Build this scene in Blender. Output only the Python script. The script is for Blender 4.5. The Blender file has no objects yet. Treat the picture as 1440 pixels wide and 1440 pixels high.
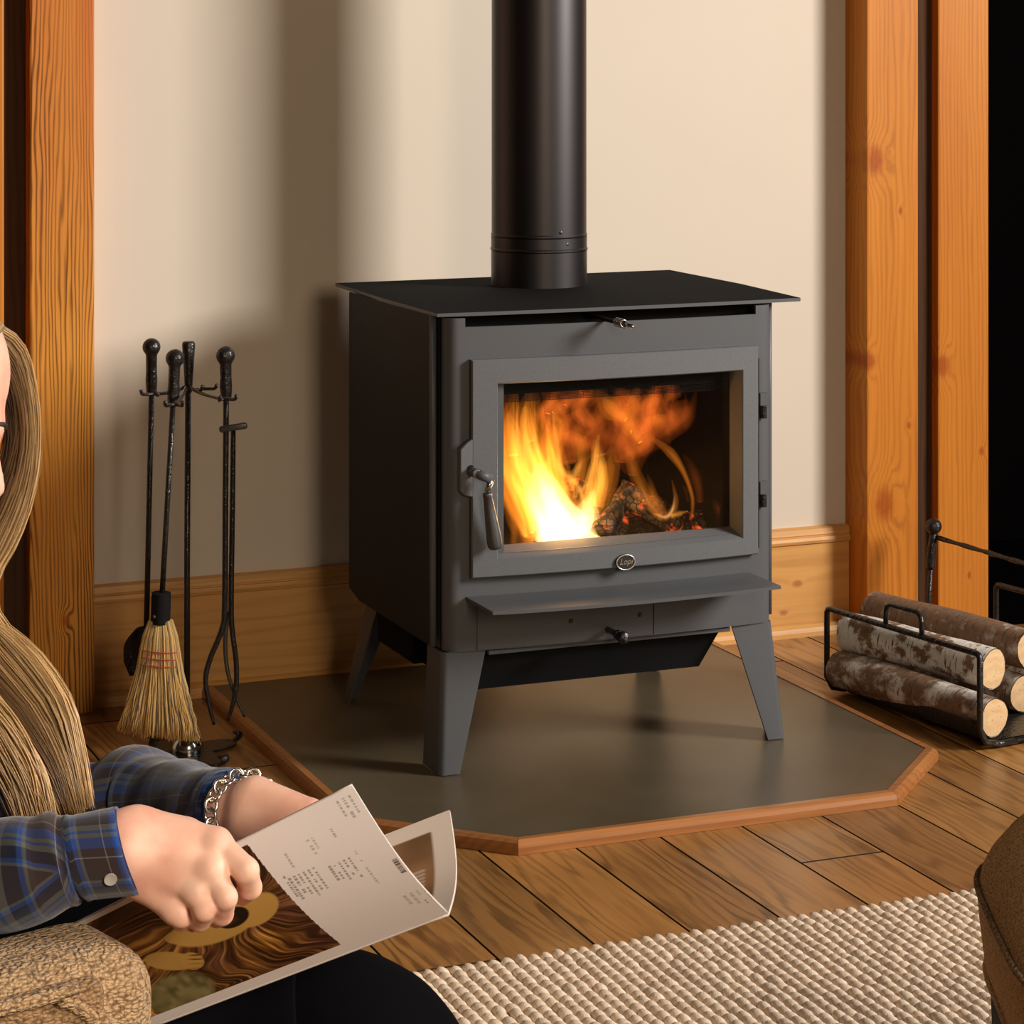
import bpy, bmesh, math, random
import numpy as np
from mathutils import Vector, Matrix
random.seed(7); rng = np.random.default_rng(7)
SC = bpy.context.scene
COL = SC.collection

# ------------------------------------------------------------------ camera
CAM_H = 1.325
FPX, HORIZON = 3535.0, 65.0
YAW = math.atan(1440 / 3535.0)
cam_d = bpy.data.cameras.new('camera')
cam_d.sensor_width = 36.0
cam_d.lens = 36.0 * FPX / 1440.0
cam_d.shift_y = -(720.0 - HORIZON) / 1440.0
cam_d.clip_start = 0.05
cam = bpy.data.objects.new('camera', cam_d); COL.objects.link(cam)
cam.location = (0, 0, CAM_H)
cam.rotation_euler = (math.pi / 2, 0, -YAW)
SC.camera = cam

# ------------------------------------------------------------------ world, lights, exposure
SC.view_settings.view_transform = 'Standard'
SC.view_settings.look = 'None'
SC.view_settings.gamma = 1.0
SC.view_settings.use_curve_mapping = False
SC.view_settings.exposure = 0.06
W = bpy.data.worlds.new('room_ambience'); SC.world = W
W.use_nodes = True
W.node_tree.nodes['Background'].inputs[0].default_value = (1.0, 0.86, 0.70, 1)
W.node_tree.nodes['Background'].inputs[1].default_value = 0.020

def area(name, loc, target, sx, sy, power, color):
    d = bpy.data.lights.new(name, 'AREA'); d.shape = 'RECTANGLE'
    d.size, d.size_y, d.energy, d.color = sx, sy, power, color
    o = bpy.data.objects.new(name, d); COL.objects.link(o)
    o.location = loc
    o.rotation_euler = (Vector(target) - Vector(loc)).to_track_quat('-Z', 'Y').to_euler()
    return o
key = area('right_key_light', (5.65, 0.95, 2.95), (0.45, 5.0, 0.9), 1.35, 1.9, 122, (1.0, 0.94, 0.87)); key.data.spread = math.radians(92)  # key light off to the right, aligned with the pipe's shadow
area('room_fill', (1.25, -0.60, 1.8), (1.5, 4.0, 0.5), 0.9, 1.2, 50, (1.0, 0.79, 0.56))  # added fill behind the viewpoint, lifts the shaded wall; no window there
fill = area('person_fill', (0.95, 0.20, 1.50), (0.50, 2.20, 0.62), 0.34, 0.34, 1.8, (1.0, 0.90, 0.78)); fill.data.spread = math.radians(52)  # added narrow fill that brightens hands and magazine; no lamp stands there

# ------------------------------------------------------------------ pixel helpers (measured positions in the photo -> metres)
_f = np.array([math.sin(YAW), math.cos(YAW), 0.0]); _r = np.array([math.cos(YAW), -math.sin(YAW), 0.0]); _u = np.array([0, 0, 1.0])
_C = np.array([0, 0, CAM_H])
def ray(px, py): return _f + _r * (px - 720) / FPX + _u * (HORIZON - py) / FPX
def atD(px, py, d): return _C + ray(px, py) * d
def atY(px, py, y):
    q = ray(px, py); return _C + q * (y / q[1])
def atZ(px, py, z):
    q = ray(px, py); return _C + q * ((z - CAM_H) / q[2])

# ------------------------------------------------------------------ object helpers
ORG = {}
def tag(o, label=None, cat=None, group=None, kind=None):
    if label: o['label'] = label
    if cat: o['category'] = cat
    if group: o['group'] = group
    if kind: o['kind'] = kind
    return o
def thing(name, loc, label, cat, group=None):
    o = bpy.data.objects.new(name, None); COL.objects.link(o)
    o.empty_display_size = 0.05
    o.location = loc; ORG[o.name] = np.array(loc, float)
    return tag(o, label, cat, group)
def mesh(name, verts, faces, mat, parent=None, smooth=False, uv=None, col=None, origin=None):
    v = np.asarray(verts, float)
    if parent is not None: org = ORG[parent.name]
    elif origin is not None: org = np.asarray(origin, float)
    else:
        org = np.array([(v[:, 0].min() + v[:, 0].max()) / 2, (v[:, 1].min() + v[:, 1].max()) / 2, v[:, 2].min()])
    me = bpy.data.meshes.new(name)
    me.from_pydata((v - org).tolist(), [], [tuple(int(i) for i in f) for f in faces])
    if uv is not None:
        l = me.uv_layers.new(name='UVMap')
        idx = np.zeros(len(me.loops), dtype=np.int32); me.loops.foreach_get('vertex_index', idx)
        l.data.foreach_set('uv', np.asarray(uv, dtype=np.float32)[idx].ravel())
    if col is not None:
        a = me.color_attributes.new('Col', 'FLOAT_COLOR', 'POINT')
        c = np.ones((len(v), 4), dtype=np.float32); c[:, :3] = col
        a.data.foreach_set('color', c.ravel())
    bm = bmesh.new(); bm.from_mesh(me)
    bmesh.ops.recalc_face_normals(bm, faces=bm.faces)
    bm.to_mesh(me); bm.free()
    if smooth: me.polygons.foreach_set('use_smooth', [True] * len(me.polygons))
    me.update()
    if mat: me.materials.append(mat)
    o = bpy.data.objects.new(name, me); COL.objects.link(o)
    if parent is not None: o.parent = parent; ORG[o.name] = org
    else: o.location = org; ORG[o.name] = org
    return o
def from_bm(name, bm, mat, parent=None, smooth=False, origin=None):
    bm.verts.index_update()
    v = [tuple(x.co) for x in bm.verts]; f = [[x.index for x in y.verts] for y in bm.faces]
    bm.free()
    return mesh(name, v, f, mat, parent, smooth, origin=origin)
def box(name, lo, hi, mat, parent=None, bev=0.0, seg=1, smooth=False, rot=None, origin=None):
    bm = bmesh.new(); bmesh.ops.create_cube(bm, size=1.0)
    lo = Vector(lo); hi = Vector(hi)
    for v in bm.verts: v.co = Vector(((v.co.x) * (hi.x - lo.x), v.co.y * (hi.y - lo.y), v.co.z * (hi.z - lo.z)))
    if bev: bmesh.ops.bevel(bm, geom=bm.edges[:], offset=bev, segments=seg, affect='EDGES', profile=0.5)
    c = (lo + hi) / 2
    for v in bm.verts:
        q = v.co.copy()
        if rot is not None: q = rot @ q
        v.co = q + c
    return from_bm(name, bm, mat, parent, smooth, origin)
def prism_pts(pts, a, b, fn):
    """pts: 2D outline; extruded from a to b, fn(p, t) -> 3D"""
    n = len(pts); v = [fn(p, a) for p in pts] + [fn(p, b) for p in pts]
    f = [list(range(n))[::-1], list(range(n, 2 * n))] + [[i, (i + 1) % n, n + (i + 1) % n, n + i] for i in range(n)]
    return v, f
def prism(name, pts, a, b, fn, mat, parent=None, bev=0.0, smooth=False, origin=None):
    v, f = prism_pts(pts, a, b, fn)
    if bev:
        bm = bmesh.new(); bv = [bm.verts.new(x) for x in v]
        for q in f: bm.faces.new([bv[i] for i in q])
        bmesh.ops.bevel(bm, geom=bm.edges[:], offset=bev, segments=1, affect='EDGES', profile=0.5)
        return from_bm(name, bm, mat, parent, smooth, origin)
    return mesh(name, v, f, mat, parent, smooth, origin=origin)
XY = lambda p, t: (p[0], p[1], t)
XZ = lambda p, t: (p[0], t, p[1])
YZ = lambda p, t: (t, p[0], p[1])
def catmull(P, n):
    P = np.asarray(P, float); out = []
    Q = np.vstack([2 * P[0] - P[1], P, 2 * P[-1] - P[-2]])
    m = len(P) - 1
    for k in range(n):
        s = k / (n - 1) * m; i = min(int(s), m - 1); t = s - i
        p0, p1, p2, p3 = Q[i], Q[i + 1], Q[i + 2], Q[i + 3]
        out.append(0.5 * ((2 * p1) + (-p0 + p2) * t + (2 * p0 - 5 * p1 + 4 * p2 - p3) * t * t + (-p0 + 3 * p1 - 3 * p2 + p3) * t ** 3))
    return np.array(out)
def tube(path, rad, seg=12, ell=1.0, upv=None, caps=True, closed=False, wob=None):
    """swept tube: rad scalar/array; ell multiplies the second axis; returns verts, faces, uv (metres)"""
    P = np.asarray(path, float); n = len(P)
    R = np.full(n, rad, float) if np.isscalar(rad) else np.asarray(rad, float)
    E_ = np.full(n, ell, float) if np.isscalar(ell) else np.asarray(ell, float)
    if closed: T = np.roll(P, -1, 0) - np.roll(P, 1, 0)
    else:
        T = np.gradient(P, axis=0)
    T /= np.linalg.norm(T, axis=1)[:, None] + 1e-12
    a = np.array(upv if upv is not None else (0, 0, 1.0), float)
    if abs(a @ T[0]) > 0.95: a = np.array([1.0, 0.1, 0])
    v = []; uv = []; L = 0
    for i in range(n):
        if i: L += np.linalg.norm(P[i] - P[i - 1])
        a = a - T[i] * (a @ T[i]); a /= np.linalg.norm(a); b = np.cross(T[i], a)
        for k in range(seg):
            th = 2 * math.pi * k / seg
            r = R[i] * (1 + (wob(i / (n - 1), th) if wob else 0))
            v.append(P[i] + a * math.cos(th) * r + b * math.sin(th) * r * E_[i])
            uv.append((abs(th - math.pi) * R[i], L))
    f = []
    for i in range(n if closed else n - 1):
        j = (i + 1) % n
        for k in range(seg):
            k2 = (k + 1) % seg
            f.append((i * seg + k, i * seg + k2, j * seg + k2, j * seg + k))
    if caps and not closed:
        f.append(tuple(range(seg))[::-1]); f.append(tuple((n - 1) * seg + k for k in range(seg)))
    return v, f, uv
def tubeo(name, path, rad, mat, parent=None, seg=12, smooth=True, **k):
    v, f, uv = tube(path, rad, seg, **k)
    return mesh(name, v, f, mat, parent, smooth, uv=uv)
def merge(parts):
    V = []; F = []; o = 0
    for v, f in parts:
        V += [tuple(x) for x in v]; F += [tuple(i + o for i in q) for q in f]; o += len(v)
    return V, F
def lathe_pts(prof, c, seg=20, axis=(0, 0, 1), closed_profile=False):
    """prof: list of (r, h) along axis from c"""
    ax = Vector(axis).normalized(); q = Vector((0, 0, 1)).rotation_difference(ax)
    v = []; f = []
    for r, h in prof:
        for k in range(seg):
            t = 2 * math.pi * k / seg
            v.append(tuple(Vector(c) + q @ Vector((r * math.cos(t), r * math.sin(t), h))))
    n = len(prof)
    for i in range(n - 1 + (1 if closed_profile else 0)):
        j = (i + 1) % n
        for k in range(seg):
            f.append((i * seg + k, i * seg + (k + 1) % seg, j * seg + (k + 1) % seg, j * seg + k))
    if not closed_profile:
        f.append(tuple(range(seg))[::-1]); f.append(tuple((n - 1) * seg + k for k in range(seg)))
    return v, f
def lathe(name, prof, c, mat, parent=None, seg=20, axis=(0, 0, 1), smooth=True):
    v, f = lathe_pts(prof, c, seg, axis)
    o = mesh(name, v, f, mat, parent, smooth)
    if smooth: sharp(o, 40)
    return o
def sharp(o, deg=35):
    o.data.set_sharp_from_angle(angle=math.radians(deg))
def ball_prof(r, n=10, h0=0.0, a0=-90, a1=90):
    return [(max(1e-4, r * math.cos(math.radians(a0 + (a1 - a0) * i / n))), h0 + r * math.sin(math.radians(a0 + (a1 - a0) * i / n))) for i in range(n + 1)]

# ------------------------------------------------------------------ signed-distance mesher for organic shapes
def sdf_mesh(prims, h, k):
    """prims: ('cap', p, q, ra, rb) round cones | ('ell', c, (rx,ry,rz), R3x3); smooth union k; naive surface nets"""
    lo = np.full(3, 1e9); hi = -lo
    bb = []
    for p in prims:
        if p[0] == 'cap':
            a, b, ra, rb = p[1:5]; m = max(ra, rb) + k
            l = np.minimum(a, b) - m; u = np.maximum(a, b) + m
        else:
            m = max(p[2]) + k; l = p[1] - m; u = p[1] + m
        bb.append((l, u)); lo = np.minimum(lo, l); hi = np.maximum(hi, u)
    lo -= 2 * h; n = np.ceil((hi + 2 * h - lo) / h).astype(int) + 1
    D = np.full(n, 0.5, np.float32)
    for p, (l, u) in zip(prims, bb):
        i0 = np.maximum(((l - lo) / h).astype(int) - 1, 0); i1 = np.minimum(((u - lo) / h).astype(int) + 2, n)
        ax = [lo[j] + h * np.arange(i0[j], i1[j]) for j in range(3)]
        X, Y, Z = np.meshgrid(*ax, indexing='ij')
        Q = np.stack([X, Y, Z], -1)
        if p[0] == 'cap':
            a, b, ra, rb = p[1:5]; ba = b - a; t = np.clip(((Q - a) @ ba) / (ba @ ba + 1e-12), 0, 1)
            d = np.linalg.norm(Q - a - t[..., None] * ba, axis=-1) - (ra + (rb - ra) * t)
        else:
            L = (Q - p[1]) @ p[3].T; rr = np.array(p[2]); q0 = np.linalg.norm(L / rr, axis=-1); q1 = np.linalg.norm(L / rr ** 2, axis=-1)
            d = q0 * (q0 - 1) / (q1 + 1e-9)
        s = tuple(slice(i0[j], i1[j]) for j in range(3))
        o = D[s]; kk = p[5] if (p[0] == 'cap' and len(p) > 5) else k
        hh = np.clip(0.5 + 0.5 * (o - d) / kk, 0, 1)
        D[s] = o * (1 - hh) + d * hh - kk * hh * (1 - hh)
    inside = D < 0
    c = np.zeros(np.array(D.shape) - 1, np.int8)
    for dx in (0, 1):
        for dy in (0, 1):
            for dz in (0, 1):
                c += inside[dx:dx + c.shape[0], dy:dy + c.shape[1], dz:dz + c.shape[2]]
    act = (c > 0) & (c < 8); ids = -np.ones(c.shape, np.int64); idx = np.argwhere(act); ids[act] = np.arange(len(idx))
    acc = np.zeros((len(idx), 3)); cnt = np.zeros(len(idx))
    corners = [(0, 0, 0), (1, 0, 0), (0, 1, 0), (1, 1, 0), (0, 0, 1), (1, 0, 1), (0, 1, 1), (1, 1, 1)]
    for a in corners:
        for ax_ in range(3):
            if a[ax_] == 0:
                b = list(a); b[ax_] = 1
                da = D[tuple((idx + a).T)]; db = D[tuple((idx + b).T)]
                m = (da < 0) != (db < 0); t = np.where(m, da / (da - db + 1e-12), 0)
                acc += np.where(m[:, None], np.array(a) + t[:, None] * (np.array(b) - np.array(a)), 0); cnt += m
    V = lo + h * (idx + acc / cnt[:, None])
    F = []
    for ax_ in range(3):
        o1, o2 = [(1, 2), (2, 0), (0, 1)][ax_]
        sl = [slice(1, -1)] * 3; a = [slice(None)] * 3; b = [slice(None)] * 3
        A = np.take(inside, range(0, D.shape[ax_] - 1), ax_); B = np.take(inside, range(1, D.shape[ax_]), ax_)
        e = np.argwhere(A != B)
        e = e[(e[:, o1] > 0) & (e[:, o2] > 0) & (e[:, o1] < c.shape[o1]) & (e[:, o2] < c.shape[o2])]
        s_ = A[tuple(e.T)]
        def g(d1, d2):
            q = e.copy(); q[:, o1] -= d1; q[:, o2] -= d2; return ids[tuple(q.T)]
        quad = np.stack([g(1, 1), g(0, 1), g(0, 0), g(1, 0)], 1)
        quad[~s_] = quad[~s_][:, ::-1]
        F.append(quad)
    return V, np.vstack(F)

# ------------------------------------------------------------------ materials
def new_mat(name):
    m = bpy.data.materials.new(name); m.use_nodes = True
    nt = m.node_tree; b = nt.nodes['Principled BSDF']
    return m, nt, b
def nd(nt, t, ins=None, **pr):
    n = nt.nodes.new(t)
    for k, v in pr.items(): setattr(n, k, v)
    for k, v in (ins or {}).items():
        if hasattr(v, 'links') or isinstance(v, bpy.types.NodeSocket): nt.links.new(v, n.inputs[k])
        else: n.inputs[k].default_value = v
    return n
def mth(nt, op, a, b=0.0, c=None):
    i = {0: a, 1: b}
    if c is not None: i[2] = c
    return nd(nt, 'ShaderNodeMath', i, operation=op).outputs[0]
def vmul(nt, v, s): return nd(nt, 'ShaderNodeVectorMath', {0: v, 1: s}, operation='MULTIPLY').outputs[0]
def vadd(nt, v, s): return nd(nt, 'ShaderNodeVectorMath', {0: v, 1: s}, operation='ADD').outputs[0]
def ramp(nt, fac, stops, interp='LINEAR'):
    n = nd(nt, 'ShaderNodeValToRGB', {0: fac}); cr = n.color_ramp; cr.interpolation = interp
    while len(cr.elements) < len(stops): cr.elements.new(0.5)
    for e, (p, c) in zip(cr.elements, stops):
        e.position = p; e.color = (c[0], c[1], c[2], 1)
    return n.outputs[0]
def mixc(nt, fac, a, b, mode='MIX'):
    n = nt.nodes.new('ShaderNodeMix'); n.data_type = 'RGBA'; n.blend_type = mode
    for i, v in ((0, fac), (6, a), (7, b)):
        if isinstance(v, bpy.types.NodeSocket): nt.links.new(v, n.inputs[i])
        elif i == 0: n.inputs[0].default_value = v
        else: n.inputs[i].default_value = (v[0], v[1], v[2], 1)
    return n.outputs[2]
def noise(nt, vec, scale, detail=3, rough=0.55, dist=0.0):
    return nd(nt, 'ShaderNodeTexNoise', {'Vector': vec, 'Scale': scale, 'Detail': detail, 'Roughness': rough, 'Distortion': dist}).outputs['Fac']
def bump(nt, b, h, strength=0.2, dist=0.002):
    n = nd(nt, 'ShaderNodeBump', {'Strength': strength, 'Distance': dist, 'Height': h})
    nt.links.new(n.outputs[0], b.inputs['Normal'])
def objco(nt): return nt.nodes.new('ShaderNodeTexCoord').outputs['Object']
def plain(name, col, rough=0.5, metal=0.0, spec=0.5, bumps=None, var=0.0, coat=0.0):
    m, nt, b = new_mat(name)
    b.inputs['Base Color'].default_value = (*col, 1); b.inputs['Roughness'].default_value = rough
    b.inputs['Metallic'].default_value = metal; b.inputs['Specular IOR Level'].default_value = spec
    b.inputs['Coat Weight'].default_value = coat
    if bumps or var:
        co = objco(nt)
        if var:
            n = noise(nt, co, 9, 4)
            c = mixc(nt, n, tuple(x * (1 - var) for x in col), tuple(min(1, x * (1 + var)) for x in col))
            nt.links.new(c, b.inputs['Base Color'])
        if bumps:
            bump(nt, b, noise(nt, co, bumps[0], 3), bumps[1], bumps[2])
    return m
def wood(name, light, mid, dark, axis='Z', across='X', ring=55.0, contrast=0.6, rough=0.42, knots=(), fibre=0.35, dist=5.0, coat=0.0, rand=True, red=None, seed=0.0, rvar=0.25, spec=0.4):
    m, nt, b = new_mat(name)
    co = objco(nt)
    info = nt.nodes.new('ShaderNodeObjectInfo')
    if rand:
        off = nd(nt, 'ShaderNodeCombineXYZ', {0: mth(nt, 'MULTIPLY', info.outputs['Random'], 7.3), 1: mth(nt, 'MULTIPLY', info.outputs['Random'], 31.7), 2: mth(nt, 'MULTIPLY', info.outputs['Random'], 17.1)}).outputs[0]
        co2 = vadd(nt, co, off)
    else: co2 = vadd(nt, co, (seed, seed * 1.7, seed * 0.3))
    s = {'X': (1, 1, 1), 'Y': (1, 1, 1), 'Z': (1, 1, 1)}[axis]
    sc = [1.0, 1.0, 1.0]; sc['XYZ'.index(axis)] = 0.10
    q = vmul(nt, co2, tuple(sc))
    big = noise(nt, q, 9.0, 2, 0.5)
    sep = nd(nt, 'ShaderNodeSeparateXYZ', {0: co2})
    sepl = nd(nt, 'ShaderNodeSeparateXYZ', {0: co})
    third = [c for c in 'XYZ' if c not in (axis, across)][0]
    acr = mth(nt, 'ADD', sep.outputs['XYZ'.index(across)], mth(nt, 'MULTIPLY', sep.outputs['XYZ'.index(third)], 0.6))
    phase = mth(nt, 'ADD', mth(nt, 'MULTIPLY', acr, ring), mth(nt, 'ADD', mth(nt, 'MULTIPLY', big, dist), mth(nt, 'MULTIPLY', noise(nt, q, 45.0, 2), dist * 0.22)))
    kn = None
    for (ka, kb, kr) in knots:        # knot centre across / along the board (local metres) and radius
        dx = mth(nt, 'SUBTRACT', sepl.outputs['XYZ'.index(across)], ka); dz = mth(nt, 'MULTIPLY', mth(nt, 'SUBTRACT', sepl.outputs['XYZ'.index(axis)], kb), 0.62)
        d = mth(nt, 'SQRT', mth(nt, 'ADD', mth(nt, 'MULTIPLY', dx, dx), mth(nt, 'MULTIPLY', dz, dz)))
        d = mth(nt, 'ADD', d, mth(nt, 'MULTIPLY', mth(nt, 'SUBTRACT', noise(nt, co2, 60, 2), 0.5), kr * 0.5))
        fall = nd(nt, 'ShaderNodeMapRange', {0: d, 1: kr * 0.8, 2: kr * 3.6, 3: 1.0, 4: 0.0}, interpolation_type='SMOOTHSTEP').outputs[0]
        phase = mth(nt, 'ADD', phase, mth(nt, 'MULTIPLY', mth(nt, 'MULTIPLY', fall, fall), ring * kr * 1.3))
        core = nd(nt, 'ShaderNodeMapRange', {0: d, 1: kr * 0.35, 2: kr * 1.35, 3: 1.0, 4: 0.0}, interpolation_type='SMOOTHSTEP').outputs[0]
        kn = core if kn is None else mth(nt, 'MAXIMUM', kn, core)
    w = mth(nt, 'ADD', mth(nt, 'MULTIPLY', mth(nt, 'SINE', mth(nt, 'MULTIPLY', phase, 6.283)), 0.5), 0.5)
    w = mth(nt, 'POWER', w, 2.2)
    w = mth(nt, 'MULTIPLY', w, nd(nt, 'ShaderNodeMapRange', {0: noise(nt, vmul(nt, q, (1, 1, 1)), 14.0, 2), 1: 0.30, 2: 0.66, 3: 0.25, 4: 1.25}).outputs[0])
    fsc = [190.0, 190.0, 190.0]; fsc['XYZ'.index(axis)] = 5.0
    fb = noise(nt, vmul(nt, co2, tuple(fsc)), 1.0, 3, 0.6)
    tone = noise(nt, q, 5.0, 3, 0.6)
    c = ramp(nt, tone, [(0.25, mid), (0.75, light)])
    if red is not None:
        c = mixc(nt, nd(nt, 'ShaderNodeMapRange', {0: noise(nt, vmul(nt, co2, tuple(sc)), 3.3, 2), 1: 0.48, 2: 0.72}).outputs[0], c, red)
    c = mixc(nt, mth(nt, 'MULTIPLY', w, contrast), c, dark)
    c = mixc(nt, mth(nt, 'MULTIPLY', mth(nt, 'SUBTRACT', fb, 0.38), fibre), c, dark)
    if kn is not None:
        kc = mixc(nt, noise(nt, co2, 140, 3), (mid[0] * 0.80, mid[1] * 0.45, mid[2] * 0.5), (mid[0] * 0.45, mid[1] * 0.25, mid[2] * 0.35))
        c = mixc(nt, mth(nt, 'MULTIPLY', kn, 0.75), c, kc)
    if rand:
        c = mixc(nt, 1.0, c, ramp(nt, info.outputs['Random'], [(0, (1 - rvar,) * 3), (0.5, (1 - rvar * 0.45, 1 - rvar * 0.5, 1 - rvar * 0.55)), (1, (1, 1, 1))]), 'MULTIPLY')
    nt.links.new(c, b.inputs['Base Color'])
    b.inputs['Specular IOR Level'].default_value = spec
    b.inputs['Roughness'].default_value = rough; b.inputs['Coat Weight'].default_value = coat; b.inputs['Coat Roughness'].default_value = 0.25
    bump(nt, b, mth(nt, 'ADD', mth(nt, 'MULTIPLY', w, 0.5), fb), 0.12, 0.001)
    return m
M = {}
# walls
m, nt, b = new_mat('painted_plaster'); co = objco(nt)
nt.links.new(mixc(nt, noise(nt, co, 3, 4), (0.65, 0.568, 0.468), (0.70, 0.612, 0.508)), b.inputs['Base Color'])
b.inputs['Roughness'].default_value = 0.85; bump(nt, b, noise(nt, co, 120, 3), 0.05, 0.001); M['wall'] = m
ORA_L, ORA_M, ORA_D = (0.62, 0.225, 0.028), (0.50, 0.150, 0.014), (0.17, 0.042, 0.006)
M['post_fine'] = wood('fir_timber_tight_grain', (0.76, 0.33, 0.050), (0.64, 0.225, 0.028), (0.19, 0.062, 0.010), 'Z', 'X', ring=135, contrast=1.0, dist=9.0, rough=0.45, rand=False, seed=1.3, spec=0.2, red=(0.55, 0.12, 0.03), knots=[(1.058, 0.188, 0.008)])
M['post_r1'] = wood('fir_timber_big_knot', ORA_L, ORA_M, ORA_D, 'Z', 'X', ring=70, contrast=0.30, dist=6, rand=False, seed=4.1, spec=0.2, knots=[(2.903, 0.297, 0.026), (2.865, 0.62, 0.014), (2.880, 1.07, 0.022), (2.945, 0.955, 0.006), (2.967, 0.47, 0.006)])
M['post_r2'] = wood('fir_timber_small_knots', ORA_L, ORA_M, ORA_D, 'Z', 'X', ring=85, contrast=0.30, dist=6, rand=False, seed=8.2, spec=0.2, knots=[(3.055, 0.60, 0.017), (3.158, 0.40, 0.007), (3.125, 0.12, 0.005)])
M['post_l2'] = wood('fir_timber_plain', ORA_L, ORA_M, ORA_D, 'Z', 'X', ring=90, contrast=0.35, dist=5, rand=False, seed=2.2, spec=0.2)
M['dark_board'] = wood('dark_stained_board', (0.075, 0.036, 0.018), (0.055, 0.026, 0.013), (0.022, 0.010, 0.006), 'Z', 'X', ring=60, contrast=0.4, rand=False, seed=3.0, rough=0.8, spec=0.08)
M['base'] = wood('honey_pine', (0.72, 0.39, 0.125), (0.64, 0.31, 0.085), (0.36, 0.14, 0.030), 'X', 'Z', ring=38, contrast=0.30, dist=5, rough=0.4, rand=False, seed=5.5, fibre=0.25, knots=[(0.118, 2.725, 0.008), (0.055, 2.69, 0.007), (0.10, 1.28, 0.008), (0.15, 1.9, 0.01)])
M['plank'] = wood('oak_floorboard', (0.60, 0.295, 0.085), (0.42, 0.185, 0.050), (0.080, 0.030, 0.009), 'Y', 'X', ring=30, contrast=0.62, dist=9.0, rough=0.34, coat=0.25, fibre=0.6, rvar=0.48)
M['gap'] = plain('dark_floor_gap', (0.012, 0.008, 0.006), 0.9)
M['trim_wood'] = wood('hearth_trim_wood', (0.46, 0.19, 0.062), (0.38, 0.14, 0.04), (0.15, 0.05, 0.016), 'X', 'Y', ring=60, contrast=0.35, rough=0.3, coat=0.3)
m, nt, b = new_mat('hearth_slab'); co = objco(nt)
n = noise(nt, co, 4, 5, 0.6); n2 = noise(nt, co, 60, 3)
c = ramp(nt, n, [(0.3, (0.074, 0.055, 0.031)), (0.7, (0.112, 0.087, 0.053))]); c = mixc(nt, mth(nt, 'MULTIPLY', n2, 0.25), c, (0.11, 0.095, 0.065))
nt.links.new(c, b.inputs['Base Color']); b.inputs['Roughness'].default_value = 0.34; b.inputs['Specular IOR Level'].default_value = 0.5
bump(nt, b, noise(nt, co, 25, 4), 0.04, 0.001); M['slab'] = m
# metals
M['stove'] = plain('charcoal_stove_paint', (0.086, 0.089, 0.096), 0.45, 0.0, 0.30, (420, 0.10, 0.0006))
m, nt, b = new_mat('cast_door_paint'); co = objco(nt)
sp = noise(nt, co, 700, 2)
nt.links.new(mixc(nt, sp, (0.068, 0.072, 0.078), (0.155, 0.161, 0.171)), b.inputs['Base Color']); b.inputs['Roughness'].default_value = 0.55; b.inputs['Specular IOR Level'].default_value = 0.35
bump(nt, b, sp, 0.35, 0.0006); M['door'] = m
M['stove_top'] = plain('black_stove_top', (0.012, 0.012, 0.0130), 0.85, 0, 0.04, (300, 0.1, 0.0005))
M['stove_side'] = plain('shaded_side_paint', (0.020, 0.0205, 0.021), 0.6, 0, 0.12, (300, 0.1, 0.0005))  # shade on the unlit sides put into a near-black stove colour
M['pipe'] = plain('satin_black_pipe', (0.062, 0.057, 0.059), 0.42, 1.0, 0.5)
M['iron'] = plain('forged_black_iron', (0.040, 0.036, 0.035), 0.28, 0.6, 0.5, (95, 0.7, 0.004))
M['iron_worn'] = plain('worn_grey_iron', (0.10, 0.10, 0.10), 0.42, 0.6, 0.5, (90, 0.3, 0.001))
M['steel'] = plain('polished_steel', (0.42, 0.42, 0.41), 0.16, 1.0)
M['chrome'] = plain('spring_steel', (0.38, 0.37, 0.36), 0.25, 1.0)
M['black'] = plain('matte_black', (0.006, 0.006, 0.006), 0.8, 0, 0.2)
M['soot'] = plain('sooty_firebrick', (0.004, 0.0032, 0.003), 0.95, 0, 0.1, (40, 0.4, 0.003), var=0.4)
M['badge'] = plain('badge_dark_enamel', (0.05, 0.045, 0.04), 0.4, 0.6)
M['badge_metal'] = plain('badge_pewter', (0.62, 0.58, 0.53), 0.35, 0.9)
m, nt, b = new_mat('stove_glass')
nt.nodes.remove(b); out = nt.nodes['Material Output']
tr = nd(nt, 'ShaderNodeBsdfTransparent', {0: (0.97, 0.96, 0.94, 1)}); gl = nd(nt, 'ShaderNodeBsdfGlossy', {0: (1, 1, 1, 1), 1: 0.08})
mx = nd(nt, 'ShaderNodeMixShader', {0: 0.035, 1: tr.outputs[0], 2: gl.outputs[0]}); nt.links.new(mx.outputs[0], out.inputs[0]); M['glass'] = m
m, nt, b = new_mat('frit_dots'); out = nt.nodes['Material Output']; co = objco(nt)
rotv = nd(nt, 'ShaderNodeVectorRotate', {'Vector': co, 'Angle': math.radians(45)}, rotation_type='Y_AXIS').outputs[0]
ck = nd(nt, 'ShaderNodeTexChecker', {'Vector': rotv, 'Scale': 520.0}).outputs['Fac']
b.inputs['Base Color'].default_value = (0.004, 0.004, 0.004, 1); b.inputs['Roughness'].default_value = 0.3
tr = nt.nodes.new('ShaderNodeBsdfTransparent')
mx = nd(nt, 'ShaderNodeMixShader', {0: mth(nt, 'MULTIPLY', ck, 1.0), 1: tr.outputs[0], 2: b.outputs[0]}); nt.links.new(mx.outputs[0], out.inputs[0]); M['frit'] = m
def flame_mat(name, col, s):
    m, nt, b = new_mat(name); nt.nodes.remove(b); out = nt.nodes['Material Output']
    e = nd(nt, 'ShaderNodeEmission', {0: (*col, 1), 1: s}); nt.links.new(e.outputs[0], out.inputs['Volume']); return m
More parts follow.
